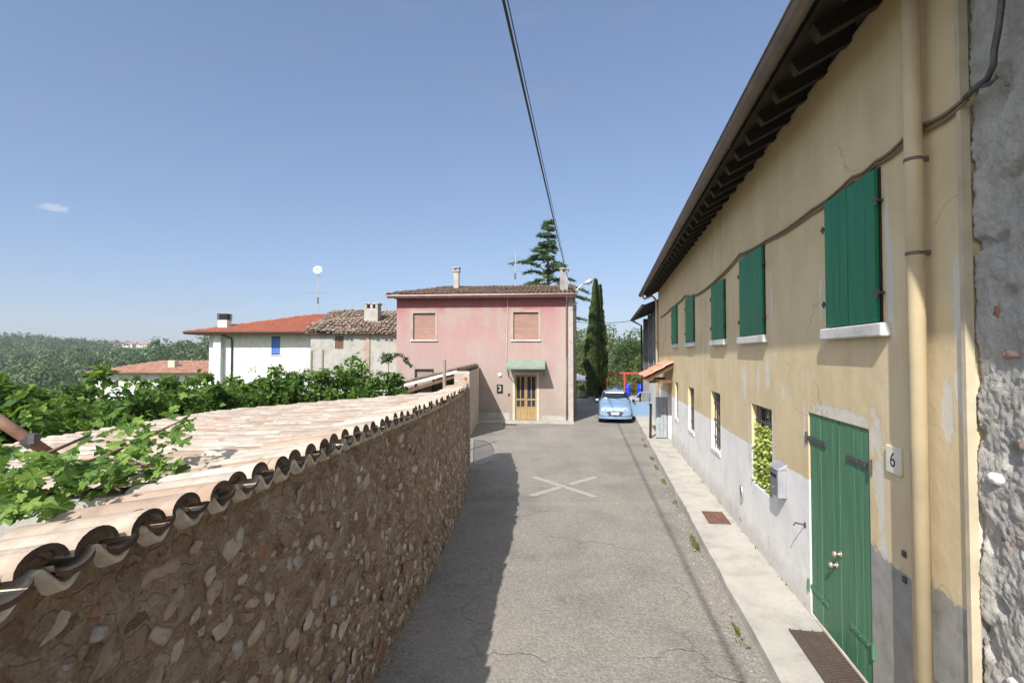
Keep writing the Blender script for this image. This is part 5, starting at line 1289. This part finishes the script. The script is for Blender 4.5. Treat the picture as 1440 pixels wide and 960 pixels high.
cyp(-.06, 0, ct, .70, 9500); cyp(.28, .05, ct - .38, .42, 3000)
mb.build('crown', M['leaf_cypress'], root)
# broadleaved trees: trunk, limbs, and many small leaf clumps
def tree(px, Y, pytop, rx, rz, mat, label, n=46, leafs=70, lsize=.17, seed=1, name='broadleaf_tree', low=0.0, group=None):
    rg = random.Random(seed); b = gpt(px, Y); h = at(px, pytop, Y).z - b.z
    root = empty(name, b, 0, label, 'tree', group); tr = MB(); cr = MB(); cz_ = h - rz
    tr.tube([(0, 0, -.2), (rg.uniform(-.1, .1), 0, h * .35), (0, 0, h * .6)], [.05 + h * .022, .04 + h * .016, .03], 8)
    for i in range(n):
        d = Vector((rg.gauss(0, 1), rg.gauss(0, 1), rg.gauss(0, 1))).normalized() * rg.uniform(.35, 1.0)
        lump = 1 + .25 * noise.noise(d * 1.8 + Vector((seed, 0, 0)))
        c = Vector((d.x * rx * lump, d.y * rx * lump, cz_ + d.z * rz * lump))
        if c.z < low * h: continue
        if i % 3 == 0: limb(tr, (0, 0, h * rg.uniform(.2, .5)), c, .05, .012, rg, .12, 4)
        k = rg.uniform(.18, .38) * min(rx, rz) + .12
        blob(cr, c, (k, k, k * .75), int(leafs * rg.uniform(.6, 1.3)), lsize, rg, 0, .3, .3)
    tr.build('trunk', M['bark'], root, smooth=True); cr.build('crown', mat, root); return root
tree(886, 56, 470, 1.75, 2.1, M['leaf_tree'], 'rounded dark green tree right of the cypress, beyond the red frame', 60, 80, .2, 3)
tree(901, 50, 492, 1.1, 1.9, M['leaf_tree2'], 'lighter green bushy tree close to the right hand house wall', 34, 70, .17, 4)
tree(819, 47, 466, .95, 2.3, M['leaf_tree2'], 'pale yellow-green tree between the pink house and the cypress', 34, 60, .17, 6)
tree(859, 70, 458, 1.1, 2.6, M['leaf_tree2'], 'slender light green tree just right of the cypress with sky showing through', 26, 45, .2, 8)
tree(868, 64, 498, 1.7, 1.6, M['leaf_grey'], 'low olive green tree behind the red frame', 34, 60, .2, 10)
tree(812, 62, 484, 2.2, 2.2, M['leaf_tree'], 'dark bushy tree low behind the pink house corner', 34, 60, .22, 12)
tree(845, 58, 510, 1.9, 1.4, M['leaf_tree'], 'low dark tree behind the cypress trunk', 34, 60, .2, 14)
def shrub(px, Y, pytop, rx, mat, label, n, ls, seed, name='shrub', rz=None, pyb=None, wid=None, leafs=60, group=None, stems=3, base=None):
    rg = random.Random(seed); b = gpt(px, Y) if base is None else Vector(base); h = at(px, pytop, Y).z - b.z
    root = empty(name, b, 0, label, 'shrub' if name != 'grape_vine' else 'vine', group); tr = MB(); cr = MB()
    for k in range(stems): limb(tr, (rg.uniform(-.3, .3) * rx, rg.uniform(-.2, .2), 0), (rg.uniform(-.6, .6) * rx, rg.uniform(-.4, .4), h * .7), .03, .01, rg)
    for i in range(n):
        u_ = rg.uniform(-1, 1); top_ = h * (1 - .22 * abs(noise.noise(Vector((u_ * 2.1 + seed, 1, 0)))) * 2)
        k = rg.uniform(.12, .26); z = top_ * rg.random() ** .55 - k * .6
        blob(cr, (u_ * rx, rg.uniform(-1, 1) * rx * (.35 if wid is None else wid), max(.1, z)), (k * 1.3, k * 1.2, k), int(leafs * rg.uniform(.6, 1.3)), ls, rg, 0, .25, .4)
    tr.build('stems', M['vine_stem'], root, smooth=True); cr.build('leaves', mat, root); return root
shrub(868, 47, 528, 1.5, M['leaf_dry'], 'dry olive-brown shrub inside the red frame', 46, .12, 5)
shrub(893, 44, 524, 1.3, M['leaf_dry'], 'tall dry shrub right of the red posts above the open car door', 40, .12, 6)
shrub(818, 40, 540, 1.5, M['leaf_tree'], 'dark shaded hedge in the yard beside the pink house', 40, .11, 7)
shrub(838, 44, 546, 1.1, M['leaf_grey'], 'low grey-green bush behind the pale plastic tank', 28, .1, 9)

# ------------------------------------------------------------------ vines and shrubs of the garden on the left
GB = -.55
def gv(px, Y): p = at(px, 500, Y); return (p.x, Y, GB)
VL = [(-25, 8.0, 508, 1.7, 'leaf_vine', 'tall bright grape vine at the left edge behind the rusty tube', 80, .15),
      (60, 8.6, 533, 1.5, 'leaf_vine2', 'shaded grape vine, second from the left edge, below the wooded hill', 70, .14),
      (130, 9.6, 540, 1.5, 'leaf_vine', 'grape vine below the far ridge houses, third from the left edge', 70, .14),
      (205, 11.0, 527, 1.5, 'leaf_vine2', 'grape vine in front of the low terracotta roofed house', 70, .14),
      (268, 12.0, 526, 1.5, 'leaf_vine', 'grape vine just left of the white house wall, touching the low tiled roof', 64, .13),
      (330, 13.5, 518, 1.35, 'leaf_vine', 'grape vine in front of the left part of the white house', 60, .13),
      (392, 14.5, 516, 1.3, 'leaf_vine2', 'grape vine below the blue shuttered window', 56, .13),
      (452, 14.6, 511, 1.2, 'leaf_vine', 'dense grape vine in front of the left corner of the old farmhouse', 56, .13),
      (512, 14.8, 520, 1.0, 'leaf_vine2', 'low grape vine beside the lean-to roof', 46, .12)]
for i, (px, Y, pt_, rx, mt, lab, n, ls) in enumerate(VL):
    shrub(px, Y, pt_, rx, M[mt], lab, int(n * 1.5), ls, 200 + i, 'grape_vine', None, None, .42, 100, 'grape vines in the garden', 4, gv(px, Y))
shrub(395, 17.5, 503, 1.15, M['leaf_grey'], 'thin grey-green shrub with upright shoots below the blue window', 26, .07, 301, 'upright_shrub', None, None, .3, 40, None, 10, gv(395, 17.5))
# fig by the farmhouse and a staked sapling
shrub(497, 16.5, 489, .55, M['leaf_vine'], 'leafy young fig tree rising before the farmhouse wall', 26, .16, 302, 'fig_tree', None, None, .6, 55, None, 3, gv(497, 16.5))['category'] = 'tree'
b = Vector(gv(546, 15.6)); root = empty('sapling', b, 0, 'slim sapling tied to a stake with a long arching leafy shoot before the pink house', 'tree')
zt = at(546, 497, 15.6).z - b.z; rg = random.Random(303)
mb = MB(); mb.tube([(0, 0, 0), (.02, 0, zt * .6), (0, 0, zt)], [.028, .022, .01], 7); sh = [Vector((0, 0, zt * .93)), Vector((.25, 0, zt)), Vector((.5, 0, zt - .12)), Vector((.72, 0, zt - .42))]; mb.tube(sh, [.012, .01, .008, .004], 5); mb.build('trunk', M['vine_stem'], root, smooth=True)
mb = MB(); blob(mb, (-.05, 0, zt - .12), (.24, .2, .2), 85, .12, rg, 0, .2)
for q in range(26): f = q / 25 * 2.99; i = int(f); p = sh[i].lerp(sh[i + 1], f - i); blob(mb, p, (.06, .06, .05), 6, .10, rg)
blob(mb, (-.3, 0, zt - .6), (.2, .2, .16), 40, .11, rg, 0, .2); mb.build('leaves', M['leaf_grey'], root)
for px, Y, pt_, lab in ((437, 16.6, 493, 'left of the two dark stakes standing among the vines before the farmhouse'), (453, 16.8, 492, 'right of the two dark stakes standing among the vines before the farmhouse')):
    b = Vector(gv(px, Y)); mb = MB(); mb.tube([(0, 0, 0), (.02, 0, at(px, pt_, Y).z - b.z)], [.045, .04], 7); tag(mb.build('garden_stake', M['wood_grey'], loc=b), lab, 'stake', 'garden stakes')
# vine sprawling over the wall tiles close by: lobed leaves on thin canes
rg = random.Random(404); root = empty('sprawling_vine', (-2.2, 2.7, -.4), 0, 'big leaved grape vine sprawling over the nearest coping tiles and shed roof', 'vine')
canes = MB(); lv = MB(); O = root.location
def cl(px, py, Y): return at(px, py, Y) - O
for (cx_, cy_, Y, sx, sy, n) in ((20, 690, 2.15, 46, 34, 60), (70, 660, 2.4, 58, 30, 70), (120, 672, 2.35, 40, 22, 44), (-10, 640, 2.5, 50, 34, 40), (30, 715, 2.0, 34, 16, 26), (185, 640, 2.9, 46, 34, 60), (210, 605, 3.1, 46, 26, 42), (225, 655, 2.8, 30, 22, 30), (150, 612, 3.1, 30, 20, 16), (255, 590, 3.3, 22, 24, 18), (165, 660, 2.6, 30, 20, 26)):
    for _ in range(n):
        px, py = rg.gauss(cx_, sx * .55), rg.gauss(cy_, sy * .55); Yj = Y + rg.gauss(0, .10)
        p = cl(px, py, Yj); vine_leaf(lv, p, .088 * rg.choice((.6, .85, 1, 1.15, 1.3)), rg)
for a in (((-40, 700, 2.3), (60, 665, 2.4), (140, 675, 2.4), (170, 690, 2.35)), ((60, 668, 2.4), (150, 640, 2.8), (215, 610, 3.1), (262, 588, 3.3), (275, 605, 3.3)), ((150, 645, 2.8), (215, 655, 2.8), (240, 660, 2.75)), ((-30, 640, 2.5), (60, 640, 2.5), (125, 612, 3.0))):
    canes.tube([cl(*q) for q in a], [.011, .009, .008, .005, .004][:len(a)], 6)
lo = cl(-60, 760, 2.4); canes.tube([(-.6, .1, 0), (-.5, 0, 1.2), cl(-40, 700, 2.3)], [.03, .024, .012], 7)
canes.build('canes', M['vine_stem'], root, smooth=True); lv.build('leaves', M['leaf_vine'], root)

# ------------------------------------------------------------------ far woods
rg = random.Random(900); mb = MB(); cnt = 0
def far_tree(x, y, s, rg, nl):
    ls_ = .75 + .0009 * math.hypot(x, y)
    z = terrain_h(x, y); w = s * rg.uniform(.42, .62); 
    if rg.random() < .10: w *= .5; s *= 1.25
    for _ in range(nl):
        d = Vector((rg.gauss(0, 1), rg.gauss(0, 1), rg.gauss(.25, 1))).normalized(); k_ = rg.uniform(.8, 1.06) * (1 + .3 * noise.noise(d * 2.2 + Vector((x, y, 0))))
        c = Vector((x + d.x * w * k_, y + d.y * w * k_, z + s * .5 + d.z * s * .5 * k_)); L_ = min(s * .22, ls_ * 1.25) * rg.uniform(.6, 1.2)
        nn = (d + Vector((rg.gauss(0, .28), rg.gauss(0, .28), rg.gauss(.15, .28)))).normalized(); u_ = nn.orthogonal().normalized(); v_ = nn.cross(u_); a_ = rg.uniform(0, 3); u_, v_ = u_ * math.cos(a_) + v_ * math.sin(a_), v_ * math.cos(a_) - u_ * math.sin(a_)
        mb.add([c - u_ * L_ * .5, c + v_ * L_ * .4, c + u_ * L_ * .5, c - v_ * L_ * .4], [(0, 1, 2), (0, 2, 3)])
tries = 0
while cnt < 3400 and tries < 40000:
    tries += 1
    ang = rg.uniform(-.98, -.22) if rg.random() < .86 else rg.uniform(.04, .36)
    r = 150 + 900 * rg.random() ** .8
    x, y = r * math.sin(ang), r * math.cos(ang)
    dens = noise.noise(Vector((x * .009, y * .009, 2))) + .35 * noise.noise(Vector((x * .03, y * .03, 5)))
    if dens < -.13 and r > 230: continue
    if 560 < y < 700 and -.72 < x / y < -.67 or (640 < y < 702 and -.79 < x / y < -.68): continue
    far_tree(x, y, rg.choice((3.5, 5, 6, 7, 8, 9.5, 12)) * rg.uniform(.8, 1.15) * (1 if r < 500 else .8), rg, 52 if r > 450 else (130 if r > 260 else 240)); cnt += 1
tag(mb.build('far_woods', M['leaf_far']), kind='stuff')

# ------------------------------------------------------------------ light, sky, camera
SUN = Vector((-.49, -1.05, 1)).normalized(); EL = math.asin(SUN.z)
ld = bpy.data.lights.new('sun', 'SUN'); ld.energy = SUN_E; ld.angle = R(.53); ld.color = (1, .95, .87)
lo_ = bpy.data.objects.new('sun', ld); COL.objects.link(lo_); lo_.rotation_euler = SUN.to_track_quat('Z', 'Y').to_euler()
w = bpy.data.worlds.new('World'); SC.world = w; w.use_nodes = True; nt = w.node_tree; g = G(nt); bg = nt.nodes['Background']
sky = g.n('ShaderNodeTexSky', sky_type='NISHITA'); sky.sun_disc = False; sky.sun_elevation = EL; sky.sun_rotation = math.atan2(SUN.x, SUN.y); sky.altitude = 100; sky.air_density = SKY_AIR; sky.dust_density = SKY_DUST; sky.ozone_density = SKY_OZ
# one small wisp of cloud low in the sky on the left
tc = g.n('ShaderNodeTexCoord'); cd = (at(75, 292, 10) - CAM).normalized(); sx_ = cd.cross(Vector((0, 0, 1))).normalized(); sz_ = sx_.cross(cd)
def dotn(v): 
    d = g.n('ShaderNodeVectorMath', operation='DOT_PRODUCT'); g.L.new(tc.outputs['Generated'], d.inputs[0]); d.inputs[1].default_value = v; return d.outputs['Value']
ex_ = g.math('DIVIDE', dotn(sx_), .020); ez_ = g.math('DIVIDE', dotn(sz_), .006); dd_ = g.math('ADD', g.math('MULTIPLY', ex_, ex_), g.math('MULTIPLY', ez_, ez_))
nz = g.noise(tc.outputs['Generated'], 130, 5, .6); mk = g.math('MULTIPLY', g.math('SUBTRACT', 1, g.step(g.math('ADD', dd_, g.math('MULTIPLY', g.math('SUBTRACT', nz, .5), 2.5)), .1, 1.3)), g.step(dotn(cd), .8, .9))
sc_ = g.n('ShaderNodeSeparateColor'); g.L.new(sky.outputs[0], sc_.inputs[0]); cc_ = g.n('ShaderNodeCombineColor'); fill_glow = g.math('POWER', g.math('MAXIMUM', dotn(SUN), 0.0), 2.0)   # glow added to the sky round the sun, behind the camera, to fill shade
for i_, (k_, e_) in enumerate(SKY_CURVE): g.L.new(g.math('ADD', g.math('MULTIPLY', g.math('POWER', sc_.outputs[i_], e_), k_), g.math('MULTIPLY', fill_glow, FILL_GLOW[i_])), cc_.inputs[i_])
mpn = g.n('ShaderNodeMapping'); g.L.new(tc.outputs['Generated'], mpn.inputs[0]); mpn.inputs['Scale'].default_value = (1.2, 1.2, 5.0); mpn.inputs['Rotation'].default_value = (0, R(22), 0)
wisp = g.math('MULTIPLY', g.step(g.noise(mpn.outputs[0], 3.2, 8, .62, .8), .50, .78), .16)
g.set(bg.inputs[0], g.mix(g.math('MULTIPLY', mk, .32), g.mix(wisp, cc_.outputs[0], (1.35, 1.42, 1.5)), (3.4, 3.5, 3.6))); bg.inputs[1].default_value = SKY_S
cam = bpy.data.cameras.new('camera'); co = bpy.data.objects.new('camera', cam); COL.objects.link(co); SC.camera = co
co.location = CAM; co.rotation_euler = (math.pi / 2 + PITCH, 0, 0); cam.sensor_fit = 'HORIZONTAL'; cam.angle = math.pi / 2; cam.clip_start = .05; cam.clip_end = 12000
SC.view_settings.view_transform = 'Standard'; SC.view_settings.look = 'None'; SC.view_settings.exposure = EXPO; SC.view_settings.gamma = 1; SC.view_settings.use_curve_mapping = False
SC.cycles.max_bounces = 8; SC.cycles.diffuse_bounces = 4; SC.cycles.transparent_max_bounces = 8; SC.cycles.caustics_reflective = False; SC.cycles.caustics_refractive = False

# hazy summer air
hz = MB(); hz.box(-2700, 2700, -2700, 2700, -32, 60)
hm = bpy.data.materials.new('summer_haze'); hm.use_nodes = True; hn = hm.node_tree; hn.nodes.remove(hn.nodes['Principled BSDF'])
pv = hn.nodes.new('ShaderNodeVolumePrincipled'); pv.inputs['Color'].default_value = (.82, .88, .96, 1); pv.inputs['Density'].default_value = HAZE; pv.inputs['Anisotropy'].default_value = .2
hn.links.new(pv.outputs[0], hn.nodes['Material Output'].inputs['Volume'])
if HAZE > 0: tag(hz.build('haze', hm), kind='stuff')
